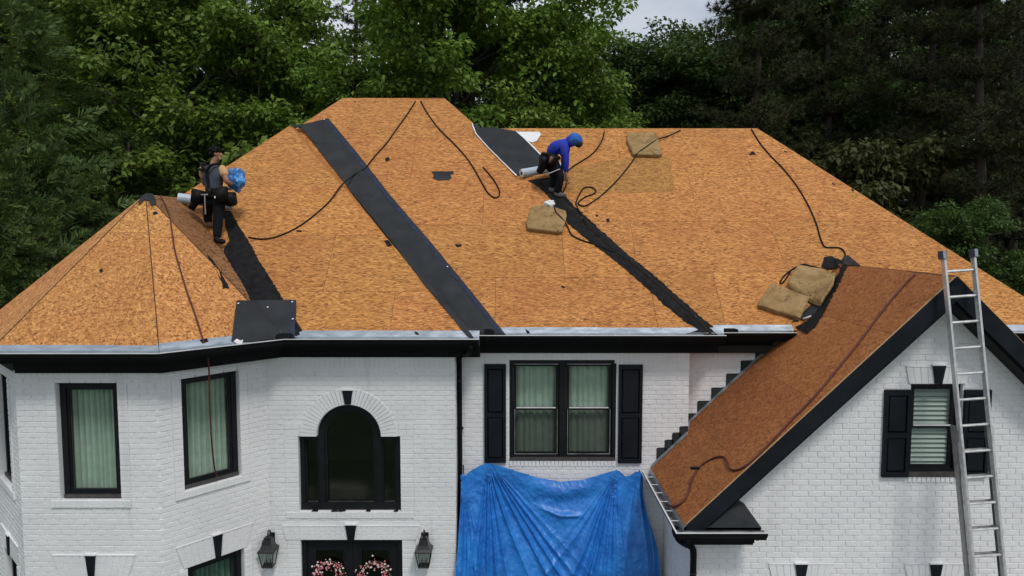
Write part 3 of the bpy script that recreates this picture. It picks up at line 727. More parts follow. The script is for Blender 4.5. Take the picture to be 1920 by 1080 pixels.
for (u0, uk, u1) in ((1438, 1499, 1562), (1692, 1751, 1812)):
    ta, zt = W_ga.px(u0 + 14, 1057); tb, _ = W_ga.px(u1 - 12, 1057); zb_ = zt - .24
    W_ga.holes.append((ta + .02, tb - .02, zb_ - 1.5, zb_)); fixed_window(W_ga, ta + .022, tb - .022, zb_ - 1.498, zb_ - .004, 7, 'curtain_dark')
    jack_arch(W_ga, ta - .02, tb + .02, zb_ + .004, zt, .06, 1); keystone(W_ga, (ta + tb) / 2, zb_ + .01, zt + .012, .085, .16)

# ---- lay all the brickwork
for W, zlo in ((W_tf, 1.6), (W_tr, 1.6), (W_tl, 1.6), (W_en, 1.6), (W_ce, 1.6), (W_re, 2.4), (W_gs, 1.6)):
    lay(W, zlo, WTOP - (.215 if W in (W_en, W_ce, W_re) else .10) if W is not W_gs else None)
for W in (W_en, W_ce, W_re): soldier(W, 0, W.len, WTOP - .21, WTOP - .008)
for W in (W_tf, W_tr, W_tl): soldier(W, 0, W.len, WTOP - .10, WTOP - .008)
lay(W_ga, 1.7, None, single=True)
lay(W_es, 1.6)
for W in (W_tf, W_tr, W_tl, W_tb, W_en, W_es, W_ce, W_cs, W_re, W_ga, W_gs, W_rt, W_lf, W_bk): backing(W)
# the 300 bricks that show largest: full stretchers of the gable wall in view
def visible(b):
    W, s0, s1, za, zb = b; q = W.P((s0 + s1) / 2, (za + zb) / 2) - CAM
    yc = q.dot(_u) / q.dot(_f); xc = q.x / q.dot(_f); return abs(xc) < 960 / F - .01 and -yc < 535 / F
vis = [b for b in SINGLE if visible(b)]; rest = [b for b in SINGLE if not visible(b)]
vis.sort(key=lambda b: (Vector((W_ga.P(b[1], b[3]).x, 9.0, b[3])) - CAM).length)
for b in rest + vis[300:]: add_brick(*b)
bmesh_var = []
for k in range(4):
    m = MB(); l, h = BL - .0085, CO - .0085; e = .0035; j = lambda: random.uniform(-.0014, .0014)
    V = [(0, .004, 0), (l, .004, 0), (l, .004, h), (0, .004, h), (e + j(), -.0085, e + j()), (l - e + j(), -.0085, e + j()), (l - e + j(), -.0085, h - e + j()), (e + j(), -.0085, h - e + j())]
    me = bpy.data.meshes.new('brick'); me.from_pydata(V, [], [(4, 5, 6, 7), (0, 1, 5, 4), (1, 2, 6, 5), (2, 3, 7, 6), (3, 0, 4, 7)]); me.materials.append(MATS['painted_brick']); bmesh_var.append(me)
wall_g = [o for o in HOUSE.children if o.name.startswith('wall')][9]; wall_g['label'] = 'white brick gable wall with a small shuttered window'
for i, b in enumerate(vis[:300]):
    o = bpy.data.objects.new('brick', bmesh_var[i % 4]); scene.collection.objects.link(o); o.parent = wall_g
    q = W_ga.P(b[1], b[3], random.uniform(-.0012, .0012)); o.location = q - ORI[HOUSE.name]
tag(BRICKS.build('brickwork', 'painted_brick', HOUSE, fixn=False), kind='stuff')
# floor and ceiling inside, so that the rooms are dark
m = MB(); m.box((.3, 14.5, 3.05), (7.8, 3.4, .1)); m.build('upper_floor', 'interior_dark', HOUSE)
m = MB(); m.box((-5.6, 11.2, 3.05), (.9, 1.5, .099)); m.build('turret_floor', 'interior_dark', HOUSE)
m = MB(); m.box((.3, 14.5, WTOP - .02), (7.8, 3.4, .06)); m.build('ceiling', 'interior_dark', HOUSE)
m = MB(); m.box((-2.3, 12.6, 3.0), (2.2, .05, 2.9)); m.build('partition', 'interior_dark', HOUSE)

# ------------------------------------------------------------------ roof deck of separate boards
def clip(poly, inside, inter):
    out_ = []
    for i in range(len(poly)):
        a, b = poly[i], poly[(i + 1) % len(poly)]; ia, ib = inside(a), inside(b)
        if ia: out_.append(a)
        if ia != ib: out_.append(inter(a, b))
    return out_
def clip_convex(sub, cp):
    """clip sub polygon by convex counter clockwise polygon cp"""
    for i in range(len(cp)):
        if len(sub) < 3: return []
        a, b = cp[i], cp[(i + 1) % len(cp)]; nx, ny = -(b[1] - a[1]), b[0] - a[0]
        f = lambda q: (q[0] - a[0]) * nx + (q[1] - a[1]) * ny
        sub = clip(sub, lambda q: f(q) >= -1e-9, lambda s, t: tuple(s[k] + (t[k] - s[k]) * f(s) / (f(s) - f(t)) for k in range(2)))
    return sub
def area(q): return .5 * sum(q[i][0] * q[(i + 1) % len(q)][1] - q[(i + 1) % len(q)][0] * q[i][1] for i in range(len(q)))
def deck(name, poly3, e, mat, parent=None, sheet=(2.44, 1.22), shift=.6, row0=0., boards=True, gap=.0046, th=.014, lab=None):
    """roof plane: dark underside sheet plus OSB boards clipped to its outline; e = eave direction"""
    P3 = [Vector(q) for q in poly3]; e = Vector(e).normalized()
    n = (P3[1] - P3[0]).cross(P3[2] - P3[0]).normalized()
    if n.z < 0: n = -n
    g = n.cross(e).normalized()
    if g.z < 0: g = -g
    O = P3[0]; q2 = [((q - O).dot(e), (q - O).dot(g)) for q in P3]
    if area(q2) < 0: q2 = q2[::-1]
    to3 = lambda c, d=0: O + e * c[0] + g * c[1] + n * d
    roof = parent
    if roof is None:
        m = MB(); m.prism([to3(c, -th - .012) for c in q2], n * .012); roof = m.build(name, 'deck_shadow', HOUSE)
    if not boards: 
        m = MB(); m.prism([to3(c, -th) for c in q2], n * th); b = m.build('osb_panel', mat, roof); return roof
    a0, a1 = min(c[0] for c in q2), max(c[0] for c in q2); b0, b1 = min(c[1] for c in q2), max(c[1] for c in q2)
    r = 0; bb = b0 - row0
    while bb < b1:
        aa = a0 - (shift * (r % 2) + .37) * sheet[0] % sheet[0] - sheet[0] * .0
        aa = a0 - ((shift * r + .37) % 1) * sheet[0]
        while aa < a1:
            s = [(aa + gap / 2, bb + gap / 2), (aa + sheet[0] - gap / 2, bb + gap / 2), (aa + sheet[0] - gap / 2, bb + sheet[1] - gap / 2), (aa + gap / 2, bb + sheet[1] - gap / 2)]
            c = clip_convex(s, q2)
            if len(c) > 2:
                cc = [c[0]]
                for q in c[1:]:
                    if abs(q[0] - cc[-1][0]) + abs(q[1] - cc[-1][1]) > 1e-4: cc.append(q)
                c = cc
            if len(c) > 2 and abs(area(c)) > .01:
                m = MB(); lift = random.uniform(-.0015, .0015); k = len(c)
                top = [to3(q, lift) for q in c]; bot = [to3(q, -th) for q in c]
                m.quad(*top, uv=c)
                for i in range(k): m.quad(bot[i], bot[(i + 1) % k], top[(i + 1) % k], top[i], uv=[c[i], c[(i + 1) % k], c[(i + 1) % k], c[i]])
                m.build('osb_panel', mat, roof, fixn=False)
            aa += sheet[0]
        bb += sheet[1]; r += 1
    return roof
zA = lambda y: ZE + p * (y - yA)
zCf = lambda y: ZE + p * (y - yC)
zBf = lambda y: ZE + p * (y - yB)
tA = (xA - xL) / 2                                  # where the A sliver meets the left hip
def A_(x, y): return (x, y, zA(y))
def C_(x, y): return (x, y, zCf(y))
def B_(x, y): return (x, y, zBf(y))
tbY = yA + (TZ - ZE) / p                            # turret ridge meets plane A
EX = (1, 0, 0)
r = deck('roof', [A_(tIn[0], yA), A_(xA, yA), A_(xL + tA, yA + tA), A_(xL + tbY - yA, tbY)], EX, 'osb_board', shift=.45, row0=.35)
tC = (yK1 - yC) / 2
deck('roof', [C_(xA, yC), C_(xB, yC), C_(xB - tC, yC + tC), C_(xL + tC, yC + tC), C_(xL + tA, yC + tA)], EX, 'osb_board', shift=.55, row0=.1)
tB = (yK2 - yB) / 2
deck('roof', [B_(xB, yB), B_(xR, yB), B_(xR - tB, yB + tB), B_(xB - tB, yB + tB)], EX, 'osb_board', shift=.5, row0=.0)
ROOF_B = [o for o in HOUSE.children if o.name.startswith('roof')][2]
S = lambda x0, x, y: (x, y, ZE + p * (x0 - x))
EY = (0, 1, 0)
deck('roof', [S(xA, xA, yA), S(xA, xA, yC), S(xA, xL + tA, yC + tA), S(xA, xL + tA, yA + tA)], EY, 'osb_board', boards=False)
deck('roof', [S(xB, xB, yC), S(xB, xB, yB), S(xB, xB - tB, yB + tB), S(xB, xB - tC, yC + tC)], EY, 'osb_board', boards=False)
deck('roof', [S(xB, xB - tB, yB + tB), S(xB, xB, yK2), S(xB, xB, yK1), S(xB, xB - tC, yC + tC)], EY, 'osb_board', boards=False)
deck('roof', [(xR, yB, ZE), (xR, yK2, ZE), B_(xR - tB, yB + tB)], EY, 'osb_board', boards=False)
deck('roof', [(xB - tB, yB + tB, zBf(yB + tB)), (xR - tB, yB + tB, zBf(yB + tB)), (xR, yK2, ZE), (xB, yK2, ZE)], EX, 'osb_board', boards=False)
deck('roof', [(xL + tC, yC + tC, zCf(yC + tC)), (xB - tC, yC + tC, zCf(yC + tC)), (xB, yK1, ZE), (xL, yK1, ZE)], EX, 'osb_board', boards=False)
deck('roof', [(xL, yC, ZE), (xL + tC, yC + tC, zCf(yC + tC)), (xL, yK1, ZE)], EY, 'osb_board', boards=False)
m = MB(); m.prism([(xL, yA, ZE - .014), (xL + tA, yA + tA, zA(yA + tA) - .014), (xL + tA, yC + tA, zA(yA + tA) - .014), (xL, yC, ZE - .014)], (0, 0, .014)); m.build('roof', 'deck_shadow', HOUSE)
# turret
AP = Vector((TX, TY, TZ)); e1 = (tc1[0], 9.05, ZE); e0 = (tc0[0], 9.05, ZE); ei = (tIn[0], tIn[1], ZE)
lc = (2 * TX - tIn[0], tIn[1], ZE)
deck('roof', [e0, e1, AP], EX, 'osb_turret', sheet=(2.44, 2.05), row0=0)
deck('roof', [e1, ei, AP], (1, 1, 0), 'osb_turret', sheet=(2.44, 2.05), row0=0)
deck('roof', [ei, (TX, tbY, TZ), AP], EY, 'osb_weathered', sheet=(4, 4), row0=0)
deck('roof', [lc, e0, AP], (1, -1, 0), 'osb_turret', sheet=(2.44, 2.05), row0=0)
deck('roof', [(lc[0], 13, ZE), lc, AP, (TX, 13, TZ)], EY, 'osb_turret', sheet=(2.44, 1.22))
for _e in (e0, e1, ei):
    _m = MB(); _m.tube([Vector(_e) + Vector((0, 0, .002)), AP + Vector((0, 0, .002))], .0065, 5); _m.build('hip_gap_shade', 'deck_shadow', HOUSE)  # dark tube drawn along each hip as the shaded gap between boards
# gable: left and right planes, their fronts at the rake
gyb = yB + (GZ - ZE) / p
hb = yB                                            # eave line of the main roof
gxe = GX - (GZ - ZE) / gp                          # where the gable plane passes the main eave height
lo = [(GXE, 10.90, GZE), (GXE, GY, GZE), (GX, GY, GZ), (GX, gyb, GZ), (gxe, yB, ZE), (gxe, 10.92, ZE - .001)]
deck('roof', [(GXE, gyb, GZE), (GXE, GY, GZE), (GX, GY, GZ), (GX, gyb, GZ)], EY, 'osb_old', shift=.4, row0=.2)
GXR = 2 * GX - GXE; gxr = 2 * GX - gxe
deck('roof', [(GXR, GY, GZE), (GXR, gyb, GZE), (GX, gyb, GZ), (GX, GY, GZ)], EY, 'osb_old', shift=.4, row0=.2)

# ------------------------------------------------------------------ eaves: trim, gutters, drip edges
def sweep(mb, path, prof, z=0., closed=True, mi=0, caps=True):
    P = [Vector((q[0], q[1], 0)) for q in path]; nrm = []
    for i in range(len(P)):
        ds = []
        if i > 0: ds.append((P[i] - P[i - 1]).normalized())
        if i < len(P) - 1: ds.append((P[i + 1] - P[i]).normalized())
        ns = [Vector((d.y, -d.x, 0)) for d in ds]
        if len(ns) == 1: nrm.append(ns[0])
        else:
            b = (ns[0] + ns[1]); b.normalize(); nrm.append(b / max(.3, b.dot(ns[0])))
    V = []; k = len(prof)
    for q, n_ in zip(P, nrm):
        for d, zz in prof: w_ = q + n_ * d; V.append((w_.x, w_.y, z + zz))
    Fs = []
    for i in range(len(P) - 1):
        for j in range(k if closed else k - 1): Fs.append((i * k + j, i * k + (j + 1) % k, (i + 1) * k + (j + 1) % k, (i + 1) * k + j))
    if closed and caps: Fs.append(tuple(range(k))); Fs.append(tuple((len(P) - 1) * k + j for j in range(k)))
    mb.mesh(V, Fs, mi)
TRIM = [(-.002, -.03), (-.002, -.17), (-.25, -.17), (-.25, -.29), (-.27, -.29), (-.27, -.345), (-.294, -.345), (-.294, -.04)]
GUT = [(.004, -.035), (.004, -.125), (.085, -.125), (.092, -.095), (.125, -.065), (.135, -.020), (.128, -.016), (.120, -.020), (.112, -.062), (.08, -.09), (.075, -.115), (.012, -.115), (.012, -.035)]
LIN = [(.0125, -.036), (.0128, -.1145), (.0745, -.1145), (.0795, -.0895), (.1115, -.0615), (.119, -.022)]
LIP = [(.118, -.021), (.137, -.021), (.137, -.012), (.118, -.012)]
def eave(path, z=ZE, trim=True, slope=p, ndrip=None):
    if trim: m = MB(); sweep(m, path, TRIM, z); m.build('eave_trim', 'black_trim', HOUSE)
    m = MB(); sweep(m, path, GUT, z); g = m.build('gutter', 'black_trim', HOUSE)
    m = MB(); sweep(m, path, LIN, z, closed=False); m.build('trough', 'trough_metal', g, fixn=False)
    m = MB(); sweep(m, path, LIP, z); m.build('lip', 'white_lip', g)
    # drip edge in lengths, overlapping a little unevenly
    for i in range(len(path) - 1 if ndrip is None else ndrip):
        a, b = Vector(path[i]), Vector(path[i + 1]); Ln = (b - a).length; k = max(1, round(Ln / 1.9)); 
        for j in range(k):
            s0, s1 = j / k, (j + 1) / k
            pa, pb = a.lerp(b, s0), a.lerp(b, s1); m = MB(); up = random.uniform(.062, .078); o = (j % 2) * .0025
            sweep(m, [pa, pb], [(-up, slope * up + .006 + o), (.010 + o, .000 + o), (.016 + o, -.045), (.012 + o, -.045), (.006 + o, -.004 + o), (-up, slope * up + .003 + o)], z); m.build('drip_edge', 'galvanized', g)
    return g
g1 = eave([lc[:2], e0[:2], e1[:2], ei[:2], (xA + .10, yA)])
g2 = eave([(xA + .02, yC), (xB + .12, yC)])
g3 = eave([(xB + .06, yB), (gxe - .06, yB)])
eave([(gxr + .06, yB), (xR, yB)])
def bracketed(g, pts, z, axis):
    for q in pts:
        m = MB(); m.box((q[0], q[1], z - .024), (.058 if axis == 'x' else .006, .006 if axis == 'x' else .058, .003)); m.build('hanger', 'white_lip', g)
bracketed(g2, [(xA + .5 + .8 * i, yC - .062) for i in range(4)], ZE, 'y')
# splash guards standing up at the inside corners
def guard(g, c, dirs, h=.10, l=.13):
    m = MB()
    for d in dirs:
        d = Vector((d[0], d[1], 0)).normalized(); n_ = Vector((d.y, -d.x, 0)) * .004; q = Vector((c[0], c[1], ZE - .03))
        a, b = q, q + d * l
        m.prism([a, b, b + Vector((0, 0, h * .75)), a + d * l * .75 + Vector((0, 0, h)), a + Vector((0, 0, h))], n_)
    m.build('splash_guard', 'black_plastic', g)
guard(g1, (tIn[0] + .05, tIn[1] - .125), [(1, 0), (-1, -1)], .10, .13)
guard(g2, (xA + .16, yC - .12), [(1, 0)], .11, .15)
guard(g3, (xB + .17, yB - .12), [(1, 0)], .08, .22)

# gable gutter, return and rakes
gpath = [(GXE, 10.88), (GXE, GY - .01)]
rx1 = onY(1432, 1000, GY).x
g4 = eave([(GXE, 10.88), (GXE, GY - .02), (rx1, GY - .02)], GZE - .02, trim=False, slope=gp, ndrip=1)
bracketed(g4, [(GXE - .065, 10.6 - .33 * i) for i in range(6)], GZE - .02, 'x')
m = MB(); sweep(m, [(GXE, 10.88), (GXE, GY - .02), (rx1 - .12, GY - .02)], [(0, -.04), (0, -.20), (-.04, -.20), (-.04, -.24), (-.27, -.24), (-.27, -.04)], GZE - .02); m.build('eave_trim', 'black_trim', HOUSE)
# small sloping roof of the return
m = MB(); m.mesh([(GXE + .02, GY, GZE - .03), (rx1 - .03, GY, GZE - .03), (rx1 - .16, 8.99, GZE + .17), (GXE + .45, 8.99, GZE + .42), (GXE + .30, 8.80, GZE + .30)], [(0, 1, 2, 3, 4)]); m.build('return_roof', 'felt', HOUSE, fixn=False)
m = MB(); m.prism([(rx1 - .03, GY, GZE - .03), (rx1 - .16, 8.995, GZE + .17), (rx1 - .16, 8.995, GZE - .20), (rx1 - .06, GY, GZE - .20)], (-.01, 0, 0)); m.build('return_side', 'black_trim', HOUSE)
def rake(sgn):
    X = lambda d: GX - sgn * d
    Ld = (GX - GXE) - .02; nv = Vector((-sgn * gp, 0, 1)).normalized()
    mk = lambda y0, y1, z0, z1, a=0., b=None: [Vector((X(a), y0, GZ - a * gp)), Vector((X(b or Ld), y0, GZ - (b or Ld) * gp))]
    m = MB(); w_ = .30
    for (y0, y1, top, bot, nm) in ((GY - .03, GY + .005, -.012, -.012 - w_, 0), (GY + .005, 8.985, -.10, -.10 - .26, 1)):
        A = [(X(0), y0, GZ + top), (X(Ld), y0, GZ + top - Ld * gp), (X(Ld), y0, GZ + bot - Ld * gp + .04), (X(0), y0, GZ + bot)]
        m.prism(A, (0, y1 - y0, 0), nm)
    o = m.build('rake_board', ['scuffed_black', 'black_trim'], HOUSE)
    e = MB(); e.prism([(X(0), GY - .012, GZ + .003), (X(Ld), GY - .012, GZ - Ld * gp + .003), (X(Ld), GY - .012, GZ - Ld * gp - .011), (X(0), GY - .012, GZ - .011)], (0, .010, 0)); e.build('board_edge', 'wood_edge', o)
rake(1); rake(-1)
m = MB(); m.mesh([(GX - .02, GY - .034, GZ - .01), (GX + .02, GY - .034, GZ - .01), (GX + .015, GY - .034, GZ - .34), (GX - .015, GY - .034, GZ - .34)], [(0, 1, 2, 3)])
# step flashing up the walls beside the gable roof
def gable_z(x): return GZ - gp * (GX - x)
def steps(W, x0, x1, nst):
    for i in range(nst):
        a = x0 + (x1 - x0) * i / nst; b = x0 + (x1 - x0) * (i + 1) / nst
        m = MB(); y = W.a.y - .014; zb = gable_z(a); ztop = gable_z(a) + .19 + random.uniform(-.015, .015)
        aL = a - .035 + random.uniform(-.012, .012)
        m.prism([(aL, y, gable_z(aL) + .0 - .03), (b, y, gable_z(b) - .03), (b, y, max(ztop, gable_z(b))), (b - .02, y, ztop + .004), (aL + .02, y, ztop), (aL, y, ztop - .012)], (0, .01, 0)); m.build('step_flashing', 'felt', HOUSE)
steps(W_ce, GXE + .13, 2.72, 4); steps(W_re, 2.74, gxe - .05, 7)
m = MB(); V = []
for i in range(21):
    x = GXE + .02 + (gxe - .1 - GXE) * i / 20; yw = (10.905 if x < 2.72 else 11.2); k = random.uniform(.02, .045)
    V += [(x, yw - .001, gable_z(x) + .035), (x, yw - k - .03, gable_z(x) + .012)]
m.mesh(V, [(2 * i, 2 * i + 1, 2 * i + 3, 2 * i + 2) for i in range(20)]); m.build('apron_flashing', 'trough_metal', HOUSE, fixn=False)

# downspouts
def downspout(pts, r=.038):
    q = catmull(pts, 6); m = MB(); m.tube(q, r, 8); o = m.build('downspout', 'black_trim', HOUSE, smooth=False)
    for q_ in (pts[-2],): 
        m = MB(); m.tube([Vector(q_) + Vector((0, 0, .01)), Vector(q_) - Vector((0, 0, .02))], r + .005, 8); m.build('joint_ring', 'metal_black', o)
    for z in (4.2, 2.2): m = MB(); m.box((pts[-1][0], pts[-1][1] + .02, z), (.055, .03, .012)); m.build('strap', 'black_trim', o)
dx = -.80
downspout([(xA - .02, yA - .06, ZE - .11), (xA - .02, yA - .06, ZE - .17), (xA - .06, yA + .05, ZE - .25), (dx + .06, 10.62, ZE - .32), (dx, 10.78, ZE - .42), (dx, 10.83, ZE - .55), (dx, 10.83, ZE - .75), (dx, 10.83, .1)])
gz = GZE - .13
downspout([(GXE - .06, GY + .22, gz + .02), (GXE - .06, GY + .22, gz - .05), (GXE - .02, 8.90, gz - .13), (gwl - .16, 8.93, gz - .20), (gwl - .05, 8.95, gz - .27), (gwl - .03, 8.95, gz - .40), (gwl - .03, 8.95, gz - .6), (gwl - .03, 8.95, .1)], .042)
m = MB(); W_en.wbox(m, W_en.len / 2 - 1.5, W_en.len / 2 + 1.5, 0.01, .30, 0.03, 1.3); tag(m.build('doorstep', 'concrete', HOUSE))

# ------------------------------------------------------------------ things lying on the roof
def ribbon(name, left, right, mat, n=50, mcols=7, off=.012, th=.004, rag=0., parent=None, wav=0., lift=None):
    """sheet between two edges given as photo points, laid on the roof"""
    def resample(pts):
        pts = [Vector((q[0], q[1], 0)) for q in pts]; cum = [0]
        for a, b in zip(pts, pts[1:]): cum.append(cum[-1] + (b - a).length)
        o = []
        for i in range(n + 1):
            t = cum[-1] * i / n; k = max(j for j in range(len(cum)) if cum[j] <= t + 1e-6); k = min(k, len(pts) - 2)
            o.append(pts[k].lerp(pts[k + 1], (t - cum[k]) / max(1e-6, cum[k + 1] - cum[k])))
        return o
    Lf, Rt = resample(left), resample(right); V = []
    for i in range(n + 1):
        a, b = Lf[i].copy(), Rt[i].copy()
        if rag:
            a += Vector((mnoise.noise((i * .9, 3, seedn[0])) * rag * 2.2 + random.uniform(-rag, rag) * .6, 0, 0)); b += Vector((mnoise.noise((i * .9, 9, seedn[0])) * rag * 2.2 + random.uniform(-rag, rag) * .6, 0, 0))
        for j in range(mcols + 1):
            q = a.lerp(b, j / mcols); o_ = off + (wav * (.5 + .5 * mnoise.noise((q.x * .02, q.y * .02, 1))))
            if lift: o_ += lift(i / n, j / mcols)
            w_ = drape(q.x, q.y, o_)
            if w_ is None: w_ = V[-1] if V else drape(q.x, q.y + 20, o_)
            V.append(w_)
    seedn[0] += 1.7
    mc = mcols + 1; base = V[len(V) // 2].copy(); mb = MB(); dn = Vector((0, .55 * th, -.8 * th))
    top = V; bot = [q + dn for q in V]; nn = len(V); Fs = []
    for i in range(n):
        for j in range(mcols):
            a = i * mc + j; Fs.append((a, a + 1, a + mc + 1, a + mc)); Fs.append((nn + a, nn + a + mc, nn + a + mc + 1, nn + a + 1))
    for i in range(n):
        for a in (i * mc, i * mc + mcols): Fs.append((a, a + mc, nn + a + mc, nn + a))
    for j in range(mcols):
        for a in (j, n * mc + j): Fs.append((a, a + 1, nn + a + 1, nn + a))
    mb.mesh(top + bot, Fs); return mb.build(name, mat, parent, origin=None if parent is not None else base)
seedn = [0.]
def patch(name, pts, mat, off=.012, th=.006, label=None, cat='felt scrap', group=None, parent=None, jag=0):
    """flat torn piece: outline in photo points, all on one roof plane"""
    P = []
    k = len(pts)
    for i in range(k):
        a, b = pts[i], pts[(i + 1) % k]; sub = 1 + jag
        for j in range(sub):
            f = j / sub; P.append((a[0] + (b[0] - a[0]) * f + (random.uniform(-1.3, 1.3) if j else 0), a[1] + (b[1] - a[1]) * f + (random.uniform(-1, 1) if j else 0)))
    Q = [drape(u, v, off) for u, v in P]; c = sum(Q, Vector()) / len(Q); mb = MB(); n_ = Vector((0, .55 * th, -.8 * th))
    mb.prism(Q, n_); o = mb.build(name, mat, parent, origin=None if parent is not None else c)
    if label: tag(o, label, cat, group)
    return o
def nails(pts, parent, off=.024):
    for u, v in pts:
        q = drape(u, v, off); m = MB(); m.tube([q, q + Vector((0, -.55, .8)) * .004], .013, 10); m.build('cap_nail', 'paper_white', parent)
# long new strip over the left jog
top_l = lambda i, j: .10 * max(0, 1 - i / .10) * max(0, 1 - j * 1.2) + .008
st = ribbon('underlayment_strip', [(560, 236), (572, 246), (600, 284), (637, 331), (685, 392), (740, 460), (796, 533), (880, 634)], [(615, 221), (672, 289), (731, 365), (808, 454), (885, 548), (951, 631)], 'felt', 70, 16, .016, .006, .5, wav=.012, lift=top_l)
tag(st, 'long dark grey underlayment strip laid diagonally from the hip to the gutter', 'underlayment')
ribbon('blue_edge', [(606, 224), (663, 292), (722, 368), (799, 457), (876, 550), (940, 632)], [(613, 223), (670, 291), (729, 367), (806, 456), (883, 549), (948, 632)], 'felt_blue_edge', 60, 1, .036, .002, .3, parent=st)
_pc = drape(580, 250, .06); _nc = Vector((0, -p, 1)).normalized(); _fl = [onPlane(u, v, _pc + _nc * k, _nc) for u, v, k in ((541, 235, .10), (556, 234, .05), (575, 231, .01), (606, 225, -.01), (600, 262, -.01), (592, 268, .0), (578, 248, .01), (566, 241, .03), (554, 239, .06))]
_m = MB(); _m.mesh(_fl, [(0, 1, 8), (1, 2, 7, 8), (2, 3, 4, 6, 7), (4, 5, 6)]); _m.build('curled_corner', 'felt', st, fixn=False)
nails([(608, 224), (839, 500)], st, .045)
# half unrolled roll beside the crouching worker
us = ribbon('underlayment_sheet', [(886, 231), (893, 250), (915, 275), (945, 305), (969, 328)], [(968, 246), (982, 258), (1000, 276), (1016, 292), (1035, 310)], 'felt', 50, 30, .025, .006, .3, wav=.012)
tag(us, 'grey underlayment sheet with white edges, half unrolled across the valley', 'underlayment')
ribbon('white_edge', [(884, 231), (891, 250), (913, 275), (943, 305), (967, 329)], [(886, 231), (893, 250), (915, 275), (945, 305), (970, 329)], 'paper_white', 24, 1, .036, .003, .2, parent=us)
ribbon('white_edge', [(967, 246), (981, 258), (999, 276), (1015, 292)], [(970, 246), (984, 258), (1002, 276), (1018, 292)], 'paper_white', 24, 1, .036, .003, .2, parent=us)
def roll(name, a, b, r, label, wrap='roll_wrap'):
    a, b = Vector(a), Vector(b); d = (b - a).normalized(); t = thing(name, label, 'roll', (a + b) / 2)
    m = MB(); m.tube([a + d * .004, a + d * .01, b - d * .01, b - d * .004], [r * .97, r, r, r * .97], 24); m.build('wrap', wrap, t, smooth=False)
    for q, s in ((a, -1), (b, 1)):
        m = MB(); m.tube([q - d * s * .012, q + d * s * .004], [r * .93, r * .93], 24); e = m.build('end_face', 'paper_white', t)
        m = MB(); m.tube([q - d * s * .006, q + d * s * .0065], [r * .42, r * .42], 16); m.build('core', 'black_plastic', e)
    return t
def perch(u, v, r):  return drape(u, v, r * 1.35)
ra_, rb_ = perch(978, 325, .075), perch(1072, 309, .075); rb_ = ra_ + (rb_ - ra_).normalized() * .86
roll('underlayment_roll', ra_, rb_, .078, 'pale blue wrapped roll at the lower end of the half unrolled sheet')
wp = patch('white_paper', [(968, 247), (1012, 247), (1014, 252), (1006, 264), (998, 267), (985, 263), (976, 254)], 'paper_white', .02, .006, 'crumpled white sheet tucked under the top of the grey underlayment', 'paper')
# old felt left in the right valley
of = ribbon('valley_felt', [(990, 338), (1012, 352), (1030, 370), (1044, 395), (1068, 420), (1100, 448), (1140, 478), (1170, 502), (1210, 536), (1240, 566), (1264, 586), (1290, 606), (1310, 616), (1330, 640)], [(1030, 332), (1052, 356), (1072, 382), (1098, 405), (1128, 432), (1160, 462), (1190, 487), (1222, 512), (1262, 548), (1290, 572), (1316, 596), (1336, 612), (1346, 625), (1355, 640)], 'felt_old', 110, 16, .016, .004, 1.3)
tag(of, 'narrow black strip of old torn felt down the long right valley', 'felt')
patch('torn_flap', [(1262, 583), (1266, 578), (1300, 600), (1332, 626), (1286, 626), (1310, 618)], 'felt_old', .020, .004, parent=of)
ribbon('seam', [(1078, 405), (1120, 440), (1160, 476), (1200, 505), (1240, 540), (1290, 582), (1330, 625)], [(1081, 405), (1123, 440), (1163, 476), (1203, 505), (1243, 540), (1293, 582), (1334, 625)], 'cord_black', 40, 1, .026, .004, .4, parent=of)
patch('torn_end', [(1322, 622), (1336, 612), (1352, 628), (1357, 642), (1344, 642)], 'felt_old', .03, .004, parent=of)
# black felt in the turret valley, the sheet over its foot
tv_ = ribbon('valley_felt', [(418, 395), (424, 428), (430, 450), (418, 470), (436, 500), (455, 530), (474, 572)], [(432, 395), (448, 424), (468, 455), (485, 488), (506, 520), (525, 550), (540, 578)], 'felt_old', 60, 12, .014, .004, 1.2)
tag(tv_, 'broad black felt strip running down beside the turret valley', 'felt')
o = patch('felt_remnant', [(388, 476), (398, 486), (412, 505), (422, 525), (430, 541), (418, 540), (414, 525), (405, 505), (394, 488)], 'felt_old', .012, .004, 'narrow pointed black felt remnant on the brown side of the turret roof', 'felt', jag=1)
def split_sheet():
    L_ = [(444, 563), (440, 590), (437, 615), (434, 640)]; Rr = [(555, 562), (555, 590), (553, 612), (553, 642)]
    s_ = ribbon('underlayment_square', L_, Rr, 'felt', 14, 16, .022, .006, .2)
    tag(s_, 'square dark underlayment sheet nailed over the foot of the turret valley', 'underlayment')
    nails([(447, 569), (502, 576), (548, 566), (549, 598)], s_, .042)
    ribbon('blue_edge', [(545, 563), (545, 590), (543, 612), (542, 642)], [(555, 562), (555, 590), (553, 612), (553, 642)], 'felt_blue_edge', 8, 1, .033, .002, parent=s_)
    patch('torn_white_patch', [(438, 640), (444, 635), (450, 638), (456, 637), (454, 644), (448, 646), (443, 644)], 'paper_white', .036, .002, parent=s_)
    patch('torn_corner', [(553, 598), (557, 604), (562, 612), (567, 619), (560, 622), (562, 627), (556, 630), (552, 628)], 'felt_old', .014, .004, parent=s_, jag=1)
split_sheet()
roll_a, roll_b = drape(330, 374, .11), drape(440, 387, .11)
rc = drape(395, 395, .10)
roll('underlayment_roll', onY(334, 371, 11.98), onY(437, 385, 12.25), .082, 'pale blue underlayment roll behind the worker in the dark grey vest')
# felt at the top of the turret
patch('turret_cap_felt', [(262, 383), (259, 379), (264, 366), (274, 361), (286, 362), (292, 372), (293, 382), (284, 385), (279, 376), (270, 374)], 'felt', .03, .006, 'black felt scrap folded over the peak of the turret', 'felt scrap')
